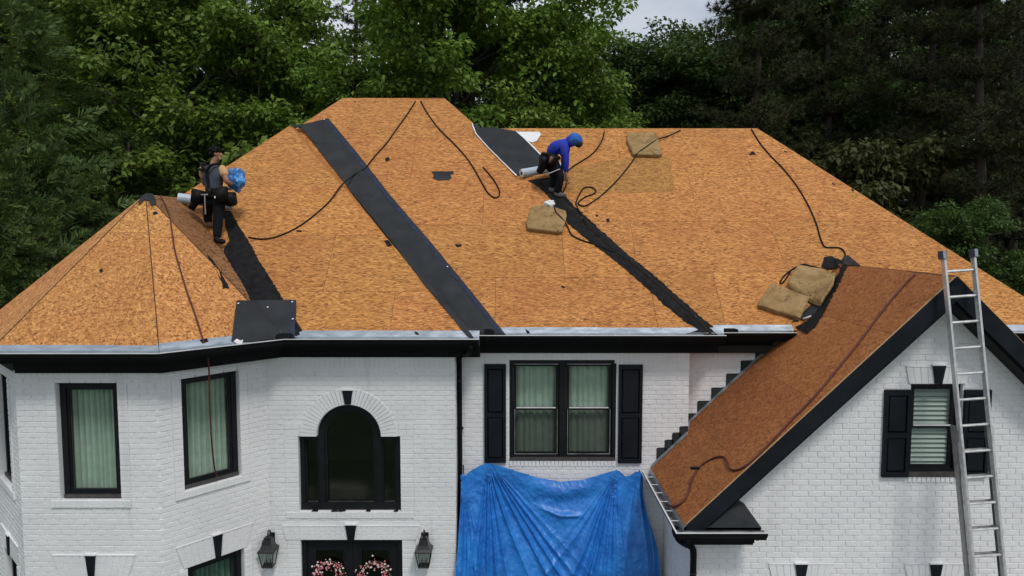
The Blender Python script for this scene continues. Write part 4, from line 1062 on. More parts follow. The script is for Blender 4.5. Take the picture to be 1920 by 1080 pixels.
# remnants along the gable valley
gv = ribbon('valley_felt', [(1580, 492), (1572, 510), (1560, 535), (1545, 560), (1530, 585), (1512, 602), (1490, 614)], [(1590, 494), (1582, 512), (1571, 536), (1557, 562), (1543, 588), (1528, 612), (1512, 626)], 'felt_old', 60, 8, .016, .004, 2.6)
tag(gv, 'ragged black felt remnant along the valley beside the brown gable roof', 'felt')
patch('felt_scrap', [(1545, 482), (1560, 480), (1578, 488), (1571, 501), (1558, 506), (1540, 500)], 'felt_old', .014, .005, 'torn crumpled black felt square just above the foam pads', 'felt scrap', jag=2)
patch('felt_scrap', [(1582, 481), (1590, 478), (1614, 498), (1585, 497), (1576, 490)], 'felt', .016, .005, 'triangular dark felt scrap at the back end of the gable ridge', 'felt scrap')
patch('felt_sheet', [(1484, 604), (1500, 600), (1528, 588), (1538, 570), (1520, 572), (1500, 592)], 'felt', .018, .005, 'black felt sheet lying below the lower foam pad', 'felt scrap', jag=1)
patch('white_strip', [(1503, 597), (1521, 591), (1521, 593), (1504, 599)], 'paper_white', .03, .004, 'thin white paper strip on black felt below the foam pads', 'paper')
patch('felt_scrap', [(809, 321), (850, 321), (851, 325), (844, 327), (847, 333), (842, 337), (820, 338), (811, 333), (814, 329)], 'felt', .014, .005, 'largest ragged black felt scrap alone in the middle of the roof', 'felt scrap')
for q in ([(722, 297), (728, 294), (731, 299), (724, 303)], [(720, 451), (728, 450), (736, 460), (727, 462)], [(853, 458), (865, 458), (866, 461), (857, 463)], [(1404, 290), (1411, 283), (1418, 289)], [(555, 431), (566, 432), (565, 435), (557, 434)],
          [(286, 398), (293, 396), (296, 400), (288, 403)], [(712, 429), (717, 427), (718, 433)], [(1052, 535), (1058, 537), (1060, 540), (1054, 539)], [(985, 617), (991, 620), (994, 625), (988, 625)], [(777, 621), (783, 623), (786, 628), (779, 627)],
          [(1116, 402), (1122, 403), (1119, 407)], [(1136, 411), (1142, 409), (1143, 415), (1138, 416)], [(1470, 282), (1478, 285), (1472, 285)], [(1560, 342), (1567, 346), (1561, 345)], [(1596, 353), (1602, 356), (1599, 359)], [(186, 506), (191, 503), (193, 509), (188, 511)], [(374, 637), (388, 634), (391, 640), (380, 644)]):
    patch('felt_scrap', q, 'felt_old', .012, .006, 'tiny black felt chip lying on the bare roof boards', 'felt scrap', 'small felt chips on the roof')

# yellower moisture stain beside the valley, modelled as thin sheets over the deck
def damp_patch(pts):
    Q = [drape(u, v, .004) for u, v in pts]; g_ = Vector((0, 1, p)).normalized(); m = MB(); uv = [(q.x, q.dot(g_)) for q in Q]
    m.quad(*Q, uv=uv); n_ = Vector((0, -p, 1)).normalized() * -.006
    k = len(Q)
    for i in range(k): m.quad(Q[i] + n_, Q[(i + 1) % k] + n_, Q[(i + 1) % k], Q[i], uv=[uv[i], uv[(i + 1) % k], uv[(i + 1) % k], uv[i]])
    o = m.build('osb_panel', 'osb_patch', ROOF_B, fixn=False); o['label'] = 'yellower moisture stain on the boards'
damp_patch([(1070, 318), (1143, 300), (1150, 361), (1062, 362)]); damp_patch([(1145, 300), (1236, 294), (1248, 360), (1152, 361)]); damp_patch([(1238, 294), (1256, 294), (1266, 359), (1250, 360)])
for q in ([(1142.6, 301), (1143.4, 301), (1150.4, 361), (1149.6, 361)], [(1236.5, 294), (1237.4, 294), (1249.4, 357), (1248.5, 357)]): patch('chalk_line', q, 'chalk', .010, .002, parent=ROOF_B)
# foam pads
def pad(pts, th, label, bend=0):
    top = [drape(u, v, th * 1.4) for u, v in pts]; k = len(top); c = sum(top, Vector()) / k
    n_ = (top[1] - top[0]).cross(top[2] - top[0]).normalized()
    n_ = n_ if n_.z > 0 else -n_
    bm = bmesh.new(); rows = 4
    rings = []
    for (f, ins) in ((1.0, .0), (.88, -.010), (.5, -.012), (.1, -.006), (0, .004)):
        rings.append([bm.verts.new(q + (q - c).normalized() * (-ins) - n_ * th * (1 - f)) for q in top])
    # outline refined
    inner = [bm.verts.new(c + (q - c) * .93 + n_ * .008) for q in top]
    bm.faces.new(inner)
    for i in range(k): bm.faces.new((rings[0][i], rings[0][(i + 1) % k], inner[(i + 1) % k], inner[i]))
    for a, b in zip(rings, rings[1:]):
        for i in range(k): bm.faces.new((b[i], b[(i + 1) % k], a[(i + 1) % k], a[i]))
    bm.faces.new(rings[-1][::-1])
    bmesh.ops.subdivide_edges(bm, edges=bm.edges[:], cuts=5, use_grid_fill=True)
    bmesh.ops.triangulate(bm, faces=[f for f in bm.faces if len(f.verts) > 4])
    for v in bm.verts: 
        v.co += (mnoise.noise_vector(v.co * 6) * .006 + mnoise.noise_vector(v.co * 25) * .007)
    bmesh.ops.recalc_face_normals(bm, faces=bm.faces)
    for v in bm.verts: v.co -= c
    me = bpy.data.meshes.new('foam_pad'); bm.to_mesh(me); bm.free(); me.materials.append(MATS['dirty_foam'])
    tag(link('foam_pad', me, None, c), label, 'foam pad')
pad([(996, 387), (1022, 384), (1060, 394), (1062, 402), (1054, 432), (1046, 434), (990, 427), (988, 418)], .075, 'dirty tan foam pad with a clipped corner under the white rag')
pad([(1178, 249), (1230, 248), (1241, 288), (1234, 290), (1188, 288), (1176, 262)], .075, 'dirty tan foam pad near the ridge with a cord lying over it')
pad([(1448, 531), (1518, 557), (1500, 596), (1490, 592), (1424, 572), (1426, 562)], .085, 'lower tan foam pad leaning against another beside the gable valley')
pad([(1496, 496), (1545, 505), (1566, 512), (1562, 530), (1540, 566), (1524, 560), (1478, 530)], .075, 'upper tan foam pad under a looped cord beside the gable valley')
# white rag on the first pad
rq = drape(1031, 383, .11); bm = bmesh.new(); bmesh.ops.create_icosphere(bm, subdivisions=4, radius=1)
for v in bm.verts:
    d_ = mnoise.noise(v.co * 1.7) * .35 + mnoise.noise(v.co * 5) * .14; v.co = v.co * (1 + d_); v.co.x *= .10; v.co.y *= .07; v.co.z *= .07
me = bpy.data.meshes.new('rag'); bm.to_mesh(me); bm.free(); me.materials.append(MATS['paper_white']); me.polygons.foreach_set('use_smooth', [True] * len(me.polygons))
tag(link('rag', me, None, rq), 'bunched white rag on the upper edge of a foam pad', 'rag')

# ------------------------------------------------------------------ cords and hoses
def cord(name, pts, r, mat, label, cat='cord', off=None, k=8):
    Q = [q if isinstance(q, Vector) else drape(q[0], q[1], (r + .006 if off is None else off) + (q[2] if len(q) > 2 else 0)) for q in pts]
    Q = [q for q in Q if q is not None]; C_ = catmull(Q, k); m = MB(); m.tube(C_, r, 7)
    o = m.build(name, mat, None, smooth=True, origin=Q[0]); tag(o, label, cat); return o
cr1 = .013
cord('cord', [(779, 190), (765, 212), (745, 240), (725, 268), (700, 296), (685, 315, .02), (665, 327, .03), (640, 348, .03), (620, 375), (598, 396), (570, 418), (545, 433), (515, 445), (490, 448), (466, 445)], cr1, 'cord_black', 'black cord drooping from the top ridge across the strip toward the turret')
cord('cord', [(789, 190), (800, 210), (822, 240), (850, 268), (872, 292), (888, 315), (902, 340), (914, 360), (926, 370), (935, 368), (936, 356), (926, 338), (916, 325), (906, 314)], cr1, 'cord_black', 'black cord from the top ridge ending in a hairpin bend')
cord('cord', [(1133, 247), (1128, 265), (1112, 287), (1092, 301), (1072, 314), (1062, 326), (1062, 345), (1056, 360)], cr1, 'cord_black', 'black cord from the lower ridge down to the bent worker')
cord('cord', [(1276, 244), (1255, 254), (1232, 262, .08), (1212, 275, .10), (1194, 289, .08), (1184, 305), (1160, 335), (1135, 360), (1112, 378), (1095, 386), (1084, 381), (1096, 370), (1114, 363), (1117, 357), (1108, 351), (1094, 353), (1086, 366), (1080, 380), (1084, 392), (1094, 410), (1100, 422)], cr1, 'cord_black', 'black cord running over a foam pad and looping beside the valley', k=10)
cord('cord', [(1039, 384, .09), (1042, 397, .10), (1056, 412, .09), (1064, 425), (1072, 440), (1090, 450), (1115, 458), (1140, 468), (1152, 473)], cr1, 'cord_black', 'black cord from the white rag over the foam pad into the valley')
cord('cord', [(1409, 242), (1425, 268), (1445, 292), (1470, 318), (1495, 350), (1515, 384), (1530, 418), (1538, 445), (1546, 462), (1560, 464), (1575, 465), (1584, 474), (1583, 488), (1572, 500), (1550, 505), (1525, 500), (1505, 496), (1484, 506), (1468, 520), (1463, 531), (1470, 528), (1482, 510)], cr1, 'cord_black', 'long black cord from the end of the lower ridge to the foam pads', k=10)
fr_ = Vector((e1[0], e1[1], 0)); dir45 = Vector((1, 1, 0)).normalized()
gp_ = onPlane(386, 640, Vector(e1) + Vector((.12, -.12, 0)).normalized() * .15, Vector((1, -1, 0)).normalized())
hang = [onPlane(u, v, W_tr.a + W_tr.n * d, W_tr.n) for u, v, d in ((389, 662, .34), (392, 700, .30), (393, 760, .26), (397, 830, .20), (402, 875, .10), (407, 893, .05))]
cord('rope', [(301, 367), (308, 380), (317, 402), (322, 430), (328, 470), (338, 505), (350, 545), (366, 590), (378, 628), (382, 640)] + hang, .011, 'cord_red', 'dark red rope from the turret peak down over its gutter and window', 'rope', off=.02)
cord('hose', [(1716, 514), (1690, 540), (1650, 588), (1610, 642), (1570, 692), (1530, 740), (1480, 792), (1430, 845), (1400, 872), (1382, 881), (1368, 879), (1363, 866), (1355, 856), (1335, 860), (1312, 875), (1298, 898), (1290, 925), (1278, 943), (1262, 950), (1250, 945)], .014, 'cord_red', 'dull red air hose snaking down the brown gable roof', 'hose')

# ------------------------------------------------------------------ ladder
def ladder():
    yT, yBt = GY - .10, GY - 1.55
    top = onY(1796, 478, GY - .10); tl, tr = onY(1767, 478, GY - .10), onY(1826, 478, GY - .10)
    bl, br = onY(1824, 1080, GY - .55), onY(1884, 1080, GY - .55)
    # the ladder's axis and width direction from where its rails cross the picture's foot
    ax = ((bl + br) / 2 - (tl + tr) / 2).normalized(); wd = ((tr - tl) + (br - bl)); wd -= ax * wd.dot(ax); wd.normalize(); fw = ax.cross(wd).normalized()
    if fw.y > 0: fw = -fw
    T = (tl + tr) / 2; hw = (tr - tl).length / 2; L_ = (T.z - .02) / -ax.z; base = T + ax * L_
    t = thing('ladder', 'tall aluminium extension ladder leaning on the gable peak', 'ladder', base)
    M = Matrix((wd, fw, ax)).transposed()
    def rail(s, x0, x1, off, w_, nm, mat):
        c = T + ax * ((x0 + x1) / 2) + wd * (s * (hw + (w_ if 'base' in nm else 0))) - fw * off
        m = MB(); h = (x1 - x0) / 2
        m.box(c, (.0035, .036, h), M)
        for k in (-1, 1): m.box(c + fw * k * .034 - wd * s * .010, (.012, .0025, h - .001), M)
        r = m.build('rail', mat, t)
        return r
    fly = 3.9; bs = 2.02
    for s in (-1, 1):
        r = rail(s, 0, fly, 0, 0, 'fly', 'aluminium'); 
        rail(s, bs, L_, .085, .022, 'base', 'aluminium_dark')
        c = T + ax * .01 + wd * s * hw; m = MB(); m.box(c - ax * .02, (.026, .048, .05), M); e = m.build('end_cap', 'blue_plastic', t)
        for k in (-1, 0, 1): m = MB(); m.box(c - ax * .02 + fw * .049 + wd * k * .012, (.003, .003, .045), M); m.build('rib', 'aluminium', e)
        c = T + ax * (L_ - .02) + wd * s * (hw + .022) - fw * .085; m = MB(); m.box(c, (.03, .06, .03), M); m.build('foot', 'black_plastic', t)
    x = .19
    while x < L_ - .1:
        off, hh = (0, hw) if x < fly else (.085, hw + .02)
        c = T + ax * x - fw * off; m = MB()
        m.tube([c - wd * hh, c + wd * hh], .0165, 8); rg = m.build('rung', 'aluminium', t)
        if bs < x < fly:
            c2 = c - fw * .085; m = MB(); m.tube([c2 - wd * (hw + .02), c2 + wd * (hw + .02)], .0165, 8); m.build('rung', 'aluminium_dark', t)
        x += .305
    for s in (-1, 1):
        c = T + ax * (bs + .12) + wd * s * (hw + .012) - fw * .045; m = MB(); m.box(c, (.014, .03, .07), M); m.build('guide_bracket', 'aluminium_dark', t)
ladder()

# ------------------------------------------------------------------ tarp
def tarp():
    Y0 = 10.70
    topc = [(866, 898), (880, 884), (900, 873), (915, 868), (940, 874), (970, 884), (1005, 895), (1050, 905), (1090, 901), (1125, 890), (1156, 881), (1162, 884), (1172, 893), (1182, 891), (1192, 884), (1200, 885)]
    nc, nr = 300, 210
    us = [q[0] for q in topc]; vs_ = [q[1] for q in topc]
    anchors = [(onY(915, 866, Y0), -.30, .85, 30, .050, 1.9), (onY(1158, 880, Y0), -.72, .22, 34, .050, 1.9), (onY(868, 892, Y0), -.22, .34, 38, .040, 1.6), (onY(1197, 884, Y0), -.35, .35, 15, .03, 1.2)]
    zb = 1.2; V = []; Ptop = [onY(np.interp(865 + 336 * i / nc, us, vs_) * 0 + 865 + 336 * i / nc, np.interp(865 + 336 * i / nc, us, vs_), Y0) for i in range(nc + 1)]
    def sm(a, b, x): x = min(1, max(0, (x - a) / (b - a))); return x * x * (3 - 2 * x)
    for j in range(nr + 1):
        f = (j / nr)
        for i in range(nc + 1):
            g = i / nc; q = Ptop[i]; z = q.z + (zb - q.z) * f; dz = q.z - z
            x = q.x + (-.10 * (1 - g) ** 3 + .12 * max(0, g - .8) / .2) * sm(0, 2.0, dz)
            x += .03 * mnoise.noise((g * 9, dz * 1.3, 5)) * sm(0, .5, dz)
            y = Y0 - .22 * sm(0, 1.6, dz) + .10 * (sm(0, .05, g) - 1) + .06 * math.cos(math.pi * 2 * (g - .3)) * sm(0, 1, dz)
            fold = 0
            for (a, th0, th1, kf, amp, rr) in anchors:
                dx_, dd = x - a.x, a.z - z; r_ = math.hypot(dx_, dd); th = math.atan2(dx_, dd + .02)
                wgt = sm(th0, th0 + .25, th) * (1 - sm(th1 - .35, th1, th)) * sm(0, .35, r_) * (1 - .55 * sm(rr * .6, rr * 1.8, r_))
                a_ = th * kf + 1.6 * mnoise.noise((th * 3.1, r_ * .35, a.x)) * 2.0
                s_ = 1 - abs(math.sin(a_)) ** .8
                fold += wgt * amp * 1.75 * (s_ - .4) * (.55 + .9 * abs(mnoise.noise((th * 5, 2.2, a.x))))
            # swags under the slack top edge
            mid = math.exp(-((g - .56) / .17) ** 2); fold += mid * .045 * math.sin(dz * 17 - .8 + 2 * mnoise.noise((g * 3, 0, 8))) * math.exp(-dz / .35)
            fold += mid * .05 * math.exp(-((dz - .48 - .28 * (g - .56)) / .035) ** 2) * sm(.40, .5, g) * (1 - sm(.62, .70, g))
            fold += .012 * mnoise.fractal((x * 5, z * 4, 3.), .6, 2.1, 4) + .005 * (1 - abs(mnoise.noise((x * 9 + z * 5, z * 6 - x * 3, 7.)))) ** 4
            V.append((x, y - fold, z))
    mc = nc + 1; Fs = [(j * mc + i, j * mc + i + 1, (j + 1) * mc + i + 1, (j + 1) * mc + i) for j in range(nr) for i in range(nc)]
    # the side that turns back to the wall
    base = len(V); ns = 24
    for j in range(nr + 1):
        e = Vector(V[j * mc + nc]); dz = V[nc][2] - e.z
        for k in range(1, ns + 1):
            h = k / ns; flare = .14 * sm(.1, 1.3, dz) + .05 * sm(0, .1, dz)
            V.append((e.x + flare * h ** 1.3 + .02 * math.sin(h * 9 + dz * 3) * h, e.y + .20 * h * (1 - .2 * h) + .03 * math.sin(h * 12 + dz * 2) * h, e.z - .02 * h))
    idx = lambda j, k: j * mc + nc if k == 0 else base + j * ns + k - 1
    Fs += [(idx(j, k), idx(j, k + 1), idx(j + 1, k + 1), idx(j + 1, k)) for j in range(nr) for k in range(ns)]
    m = MB(); c = Vector((.6, Y0, zb)); m.mesh(V, Fs); t = m.build('tarp', 'tarp_blue', None, smooth=True, fixn=False, origin=c)
    tag(t, 'blue tarp hung in folds across the wall below the double window', 'tarp')
    # tied bunch at the left and the poles that hold it up
    q = onY(868, 895, Y0 - .03); bm = bmesh.new(); bmesh.ops.create_icosphere(bm, subdivisions=3, radius=1)
    for v in bm.verts: d_ = 1 + .4 * mnoise.noise(v.co * 2.3); v.co = Vector((v.co.x * .035 * d_, v.co.y * .035 * d_, v.co.z * .06 * d_)) + q - c
    me = bpy.data.meshes.new('tied_knot'); bm.to_mesh(me); bm.free(); me.materials.append(MATS['tarp_blue']); link('tied_knot', me, t, c)
    for (u, v, l, nm, lb) in ((869, 872, 1.5, 'tarp_pole', 'thin pale pole with a hook holding the tied end of the tarp'), (1157, 879, 1.5, 'tarp_pole', 'thin pale pole pushing up the tarp below the right shutter')):
        q = onY(u, v, Y0 + .05); m = MB(); m.tube([Vector((q.x, q.y, .02)), q], .010, 8); m.tube([q, q + Vector((0, -.03, .012)), q + Vector((0, -.05, -.01))], .008, 6); tag(m.build(nm, 'sill_wood' if u < 900 else 'white_lip', None, origin=(q.x, q.y, 0)), lb, 'pole')
tarp()

# ------------------------------------------------------------------ lanterns and wreaths by the doors
def lantern(u, v, label):
    s0, zt = W_en.px(u, v); b = W_en.P(s0, zt, .0); t = thing('wall_lantern', label, 'lantern', W_en.P(s0, zt - .40, .0), 'lanterns beside the front doors')
    P = lambda x, d, z: W_en.P(s0 + x, zt + z, d + .004)
    m = MB(); W_en.wbox(m, s0 - .055, s0 + .055, zt - .30, zt - .02, .004, .022); m.build('back_plate', 'metal_black', t)
    m = MB(); m.tube(catmull([P(0, .02, -.06), P(0, .06, .02), P(0, .12, .055), P(0, .155, .02), P(0, .155, -.03)], 6), .012, 8); m.build('arm', 'metal_black', t, smooth=True)
    def ring(h, z, dc=.155): return [P(-h, dc - h, z), P(h, dc - h, z), P(h, dc + h, z), P(-h, dc + h, z)]
    def loft(rings, nm, mat, par):
        m = MB(); V = [q for r_ in rings for q in r_]; k = 4
        Fs = [(i * k + j, i * k + (j + 1) % k, (i + 1) * k + (j + 1) % k, (i + 1) * k + j) for i in range(len(rings) - 1) for j in range(k)] + [(0, 1, 2, 3), tuple((len(rings) - 1) * k + j for j in range(k))]
        m.mesh(V, Fs); return m.build(nm, mat, par)
    loft([ring(.048, -.03), ring(.048, -.055), ring(.062, -.06), ring(.075, -.13), ring(.098, -.185), ring(.128, -.215), ring(.128, -.225)], 'hood', 'metal_black', t)
    m = MB(); a, b_ = ring(.112, -.225), ring(.075, -.46)
    for i in range(4): m.tube([a[i], b_[i]], .008, 6)
    for rg, zz in ((a, 0), (b_, 0)):
        for i in range(4): m.tube([rg[i], rg[(i + 1) % 4]], .008, 6)
    cg = m.build('cage', 'metal_black', t)
    loft([ring(.080, -.462), ring(.080, -.475), ring(.05, -.48)], 'base', 'metal_black', t)
    for i in range(4):
        m = MB(); m.quad(a[i], a[(i + 1) % 4], b_[(i + 1) % 4], b_[i]); m.build('pane', 'window_glass', cg, fixn=False)
    m = MB(); m.quad(P(-.10, .07, -.235), P(.10, .07, -.235), P(.075, .09, -.455), P(-.075, .09, -.455)); m.build('reflector', 'lamp_glass_white', t, fixn=False)
    for x in (-.03, .03): m = MB(); m.tube([P(x, .155, -.46), P(x, .155, -.38)], .010, 8); m.tube([P(x, .155, -.38), P(x, .155, -.345)], [.007, .002], 6); m.build('candle', 'candle', t)
lantern(509, 995, 'black wall lantern with a bell shaped hood by the front door, turret side')
lantern(797, 995, 'black wall lantern with a bell shaped hood by the front door, tarp side')
def wreath(i, cx, zt, label):
    c = W_en.P(cx, zt - .58, -.035); t = thing('wreath', label, 'wreath', c, 'wreaths on the front doors')
    m = MB()
    for k in range(3): m.tube([c + W_en.u * (.20 + .012 * k) * math.cos(a) + Vector((0, 0, 1)) * (.20 + .012 * k) * math.sin(a) + W_en.n * .012 * math.sin(a * 7 + k * 2) for a in [2 * math.pi * j / 40 for j in range(41)]], .012, 6)
    m.build('vine_ring', 'vine', t, smooth=True)
    bms = []
    for mt, cnt in (('flower_pink', 120), ('flower_white', 75)):
        m = MB()
        for j in range(cnt):
            a = random.uniform(0, 2 * math.pi); r_ = random.gauss(.205, .045); s = random.uniform(.010, .023)
            q = c + W_en.u * r_ * math.cos(a) + Vector((0, 0, 1)) * r_ * math.sin(a) + W_en.n * random.uniform(.005, .055)
            V = [q + Vector(d) * s for d in ((1, 0, 0), (-1, 0, 0), (0, 1, 0), (0, -1, 0), (0, 0, 1), (0, 0, -1))]
            m.mesh(V, [(0, 2, 4), (2, 1, 4), (1, 3, 4), (3, 0, 4), (2, 0, 5), (1, 2, 5), (3, 1, 5), (0, 3, 5)])
        tag(m.build('blossom', mt, t, smooth=True), kind='stuff')
wreath(0, WREATH[0][0], WREATH[0][1], 'pink and cream blossom wreath on the front door leaf nearer the turret')
wreath(1, WREATH[1][0], WREATH[1][1], 'pink and cream blossom wreath on the front door leaf nearer the tarp')
# debris on the sill of the arched window
for i, (u, v, w_, lb) in enumerate(((590, 955, .10, 'black felt shred at the turret end of the arched window sill'), (634, 953, .22, 'longest black felt shred lying on the arched window sill'), (690, 955, .07, 'small tilted black felt shred on the arched window sill'), (742, 961, .07, 'flat black felt shred at the tarp end of the arched window sill'))):
    s0, z = W_en.px(u, v); z = ARCH[2] + .004; m = MB(); k = 9; bot = []; tp = []
    for j in range(k + 1):
        x = s0 - w_ / 2 + w_ * j / k; h = (.010 + .045 * abs(mnoise.noise((i * 7.1, j * .8, .3)))) * (1 if 0 < j < k else .2)
        bot.append(W_en.P(x, z - .004 * j % .004, .005 + random.uniform(-.01, .01))); tp.append(W_en.P(x + .004, z + h, -.02 + random.uniform(-.015, .015)))
    m.prism(bot + tp[::-1], W_en.n * .008); tag(m.build('felt_shred', 'felt_old', None, origin=bot[0]), lb, 'felt scrap')

# ------------------------------------------------------------------ people
def skin(name, J, E, mat, parent, root=0, sub=2):
    """continuous skinned body: J = list of (point, radius), E = edges"""
    o_w = worigin(parent); me = bpy.data.meshes.new(name); me.from_pydata([tuple(Vector(q) - o_w) for q, _ in J], E, [])
    o = link(name, me, parent, o_w); md = o.modifiers.new('skin', 'SKIN'); md.use_smooth_shade = True; md.branch_smoothing = .4
    if not me.skin_vertices: return o
    for i, sv in enumerate(me.skin_vertices[0].data):
        r_ = J[i][1]; sv.radius = (r_, r_) if not hasattr(r_, '__len__') else r_; sv.use_root = (i == root)
    ss = o.modifiers.new('sub', 'SUBSURF'); ss.levels = sub; ss.render_levels = sub
    me.materials.append(MATS[mat]); return o
def chain(*idx): return list(zip(idx, idx[1:]))
def lump(name, c, rad, mat, parent, seed=0., amp=.18, M=None, freq=1.6, sub=3):
    bm = bmesh.new(); bmesh.ops.create_icosphere(bm, subdivisions=sub, radius=1); o_w = worigin(parent)
    for v in bm.verts:
        d_ = 1 + amp * mnoise.noise(v.co * freq + Vector((seed, 0, 0))) + amp * .5 * mnoise.noise(v.co * freq * 2.7 + Vector((0, seed, 0)))
        q = Vector((v.co.x * rad[0], v.co.y * rad[1], v.co.z * rad[2])) * d_; v.co = (M @ q if M else q) + Vector(c) - o_w
    me = bpy.data.meshes.new(name); bm.to_mesh(me); bm.free(); me.materials.append(MATS[mat]); me.polygons.foreach_set('use_smooth', [True] * len(me.polygons)); return link(name, me, parent, o_w)
def pouch(name, c, hx, hy, hz, mat, parent, rotz=0, tilt=0):
    bm = bmesh.new(); bmesh.ops.create_cube(bm, size=2); o_w = worigin(parent); M = Matrix.Rotation(rotz, 3, 'Z') @ Matrix.Rotation(tilt, 3, 'Y')
    for v in bm.verts:
        k = 1.12 if v.co.z > 0 else .85; v.co = Vector((v.co.x * hx * k, v.co.y * hy * k, v.co.z * hz))
    bmesh.ops.bevel(bm, geom=bm.edges[:], offset=min(hx, hy) * .25, segments=2, affect='EDGES')
    for v in bm.verts: v.co = M @ (v.co + mnoise.noise_vector(v.co * 18) * .008) + Vector(c) - o_w
    me = bpy.data.meshes.new(name); bm.to_mesh(me); bm.free(); me.materials.append(MATS[mat]); me.polygons.foreach_set('use_smooth', [True] * len(me.polygons)); return link(name, me, parent, o_w)
def fingers(J, E, wrist, palm, dirs, side, n0):
    """five separate curled fingers from the end of the palm; dirs = (forward, curl)"""
    f, c = dirs; side = Vector(side).normalized(); k = n0
    for i, l in enumerate((.070, .080, .076, .060)):
        b = Vector(palm) + side * (.011 * (1.5 - i) * 1.9)
        J += [(b + f * .02, .0095), (b + f * (.02 + l * .5) + c * .012, .0088), (b + f * (.02 + l * .75) + c * (.012 + l * .45), .0075)]
        E += [(k, len(J) - 3)] + chain(len(J) - 3, len(J) - 2, len(J) - 1)
    b = Vector(wrist).lerp(Vector(palm), .45) + side * .035
    J += [(b, .011), (b + side * .022 + f * .03 + c * .01, .010), (b + side * .024 + f * .055 + c * .025, .008)]; E += [(k, len(J) - 3)] + chain(len(J) - 3, len(J) - 2, len(J) - 1)

# ---- worker standing at the turret valley, back to the camera, facing right
fn = drape(406, 458); ff = drape(392, 428)                    # near and far foot on the boards
Yn, Yf = fn.y, ff.y; Yb = (Yn + Yf) / 2
pm_ = lambda u, v, d=0.: onY(u, v, Yb + d)
W1 = thing('person', 'worker in dark grey vest with a full tool belt holding crumpled blue plastic', 'person', fn)
pel = pm_(403, 372, .0); chest = pm_(397, 326, .02); neck = pm_(400, 304, .05); skull = pm_(407, 290, .07)
shL, shR = pm_(380, 316, .06), pm_(417, 316, -.04); hipL, hipR = pm_(392, 380, .05), pm_(411, 381, -.04)
knL, knR = onY(389, 402, Yf - .02) , onY(409, 415, Yn + .08)
anL, anR = ff + Vector((0, -.02, .09)), fn + Vector((0, .02, .09))
elR, wrR = pm_(425, 341, -.10), pm_(437, 346, .06); elL, wrL = pm_(382, 345, .20), pm_(420, 352, .26)
pR = pm_(443, 346, .09); pL = pm_(430, 354, .26)
J = [(pel, .085), (chest.lerp(pel, .5), .080), (chest, .085), (neck, .055), (skull.lerp(neck, .35) , .062), (skull, .088), (skull + Vector((.012, .01, .055)), .080),
     (shL, .046), (elL, .045), (wrL, .030), (pL, .036), (shR, .046), (elR, .046), (wrR, .030), (pR, .036),
     (hipL, .066), (knL, .046), (anL, .032), (ff + Vector((.09, .03, .045)), .03), (hipR, .066), (knR, .046), (anR, .032), (fn + Vector((.10, .02, .045)), .04),
     (skull + Vector((.075, -.03, -.035)), .030), (skull + Vector((.098, -.035, -.012)), .014), (skull + Vector((-.005, -.088, -.012)), .016)]
E = chain(0, 1, 2, 3, 4, 5, 6) + chain(2, 7, 8, 9, 10) + chain(2, 11, 12, 13, 14) + chain(0, 15, 16, 17, 18) + chain(0, 19, 20, 21, 22) + [(4, 23), (5, 24), (5, 25)]
fdir = (pR - wrR).normalized(); fingers(J, E, wrR, pR, (fdir, Vector((0, .5, -.8)).normalized()), (0, .8, .4), 14)
fdir = (pL - wrL).normalized(); fingers(J, E, wrL, pL, (fdir, Vector((0, -.5, .8)).normalized()), (0, -.8, -.3), 10)
skin('body', J, E, 'skin', W1)
g = .014
Jv = [(pel + Vector((0, 0, .02)), .135), (chest.lerp(pel, .5), .150), (chest, .165), (neck - Vector((0, 0, .05)), .095), (shL, .074), (shR, .070)]
vest = skin('vest', Jv, chain(0, 1, 2, 3) + [(2, 4), (2, 5)], 'shirt_grey', W1)
skin('sleeve', [(shR.lerp(chest, .12), .070), (shR, .080), (shR.lerp(elR, .62), .068)], chain(0, 1, 2), 'shirt_tan', W1)
skin('sleeve', [(shL.lerp(chest, .12), .070), (shL, .072), (shL.lerp(elL, .62), .062)], chain(0, 1, 2), 'shirt_tan', W1)
skin('trousers', [(pel + Vector((0, 0, .03)), .128), (hipL, .104), (knL, .076), (anL + Vector((0, 0, -.01)), .066), (hipR, .108), (knR, .080), (anR + Vector((0, 0, -.01)), .068)], chain(0, 1, 2, 3) + chain(0, 4, 5, 6), 'trousers_black', W1)
skin('boot', [(anL + Vector((-.01, 0, .05)), .055), (anL - Vector((0, 0, .035)), .058), (ff + Vector((.10, .02, .045)), .048), (ff + Vector((.16, .03, .04)), .040)], chain(0, 1, 2, 3), 'boot_brown', W1)
skin('boot', [(anR + Vector((-.01, 0, .05)), .055), (anR - Vector((0, 0, .035)), .058), (fn + Vector((.08, .0, .045)), .048), (fn + Vector((.15, .0, .04)), .040)], chain(0, 1, 2, 3), 'leather_black', W1)
h = lump('hair', skull + Vector((-.022, -.005, .062)), (.100, .102, .070), 'hair', W1, 3., .34, freq=5.5, sub=4)
lump('hair', skull + Vector((-.050, -.012, .012)), (.070, .094, .075), 'hair', W1, 5., .10, freq=3.5)
m = MB()
back = Vector((-.03, -.15, 0))
for pts in ([shL + Vector((.02, .03, .08)), shL.lerp(chest, .5) + back * 1.0 + Vector((0, 0, .09)), chest + back * .9 + Vector((.0, 0, .0)), chest.lerp(pel, .5) + back * .85, pel + back * .9 + Vector((0, 0, .07))], [shR + Vector((-.03, -.01, .08)), shR.lerp(chest, .6) + back * .85 + Vector((0, 0, .09)), chest + back * .92, chest.lerp(pel, .5) + back * .87, pel + back * .92 + Vector((0, 0, .07))], [shL + Vector((-.03, -.10, -.02)), chest + back * .95 + Vector((-.03, 0, .05))]):
    m.tube(catmull(pts, 5), .024, 6)
m.build('harness', 'leather_black', W1, smooth=True)
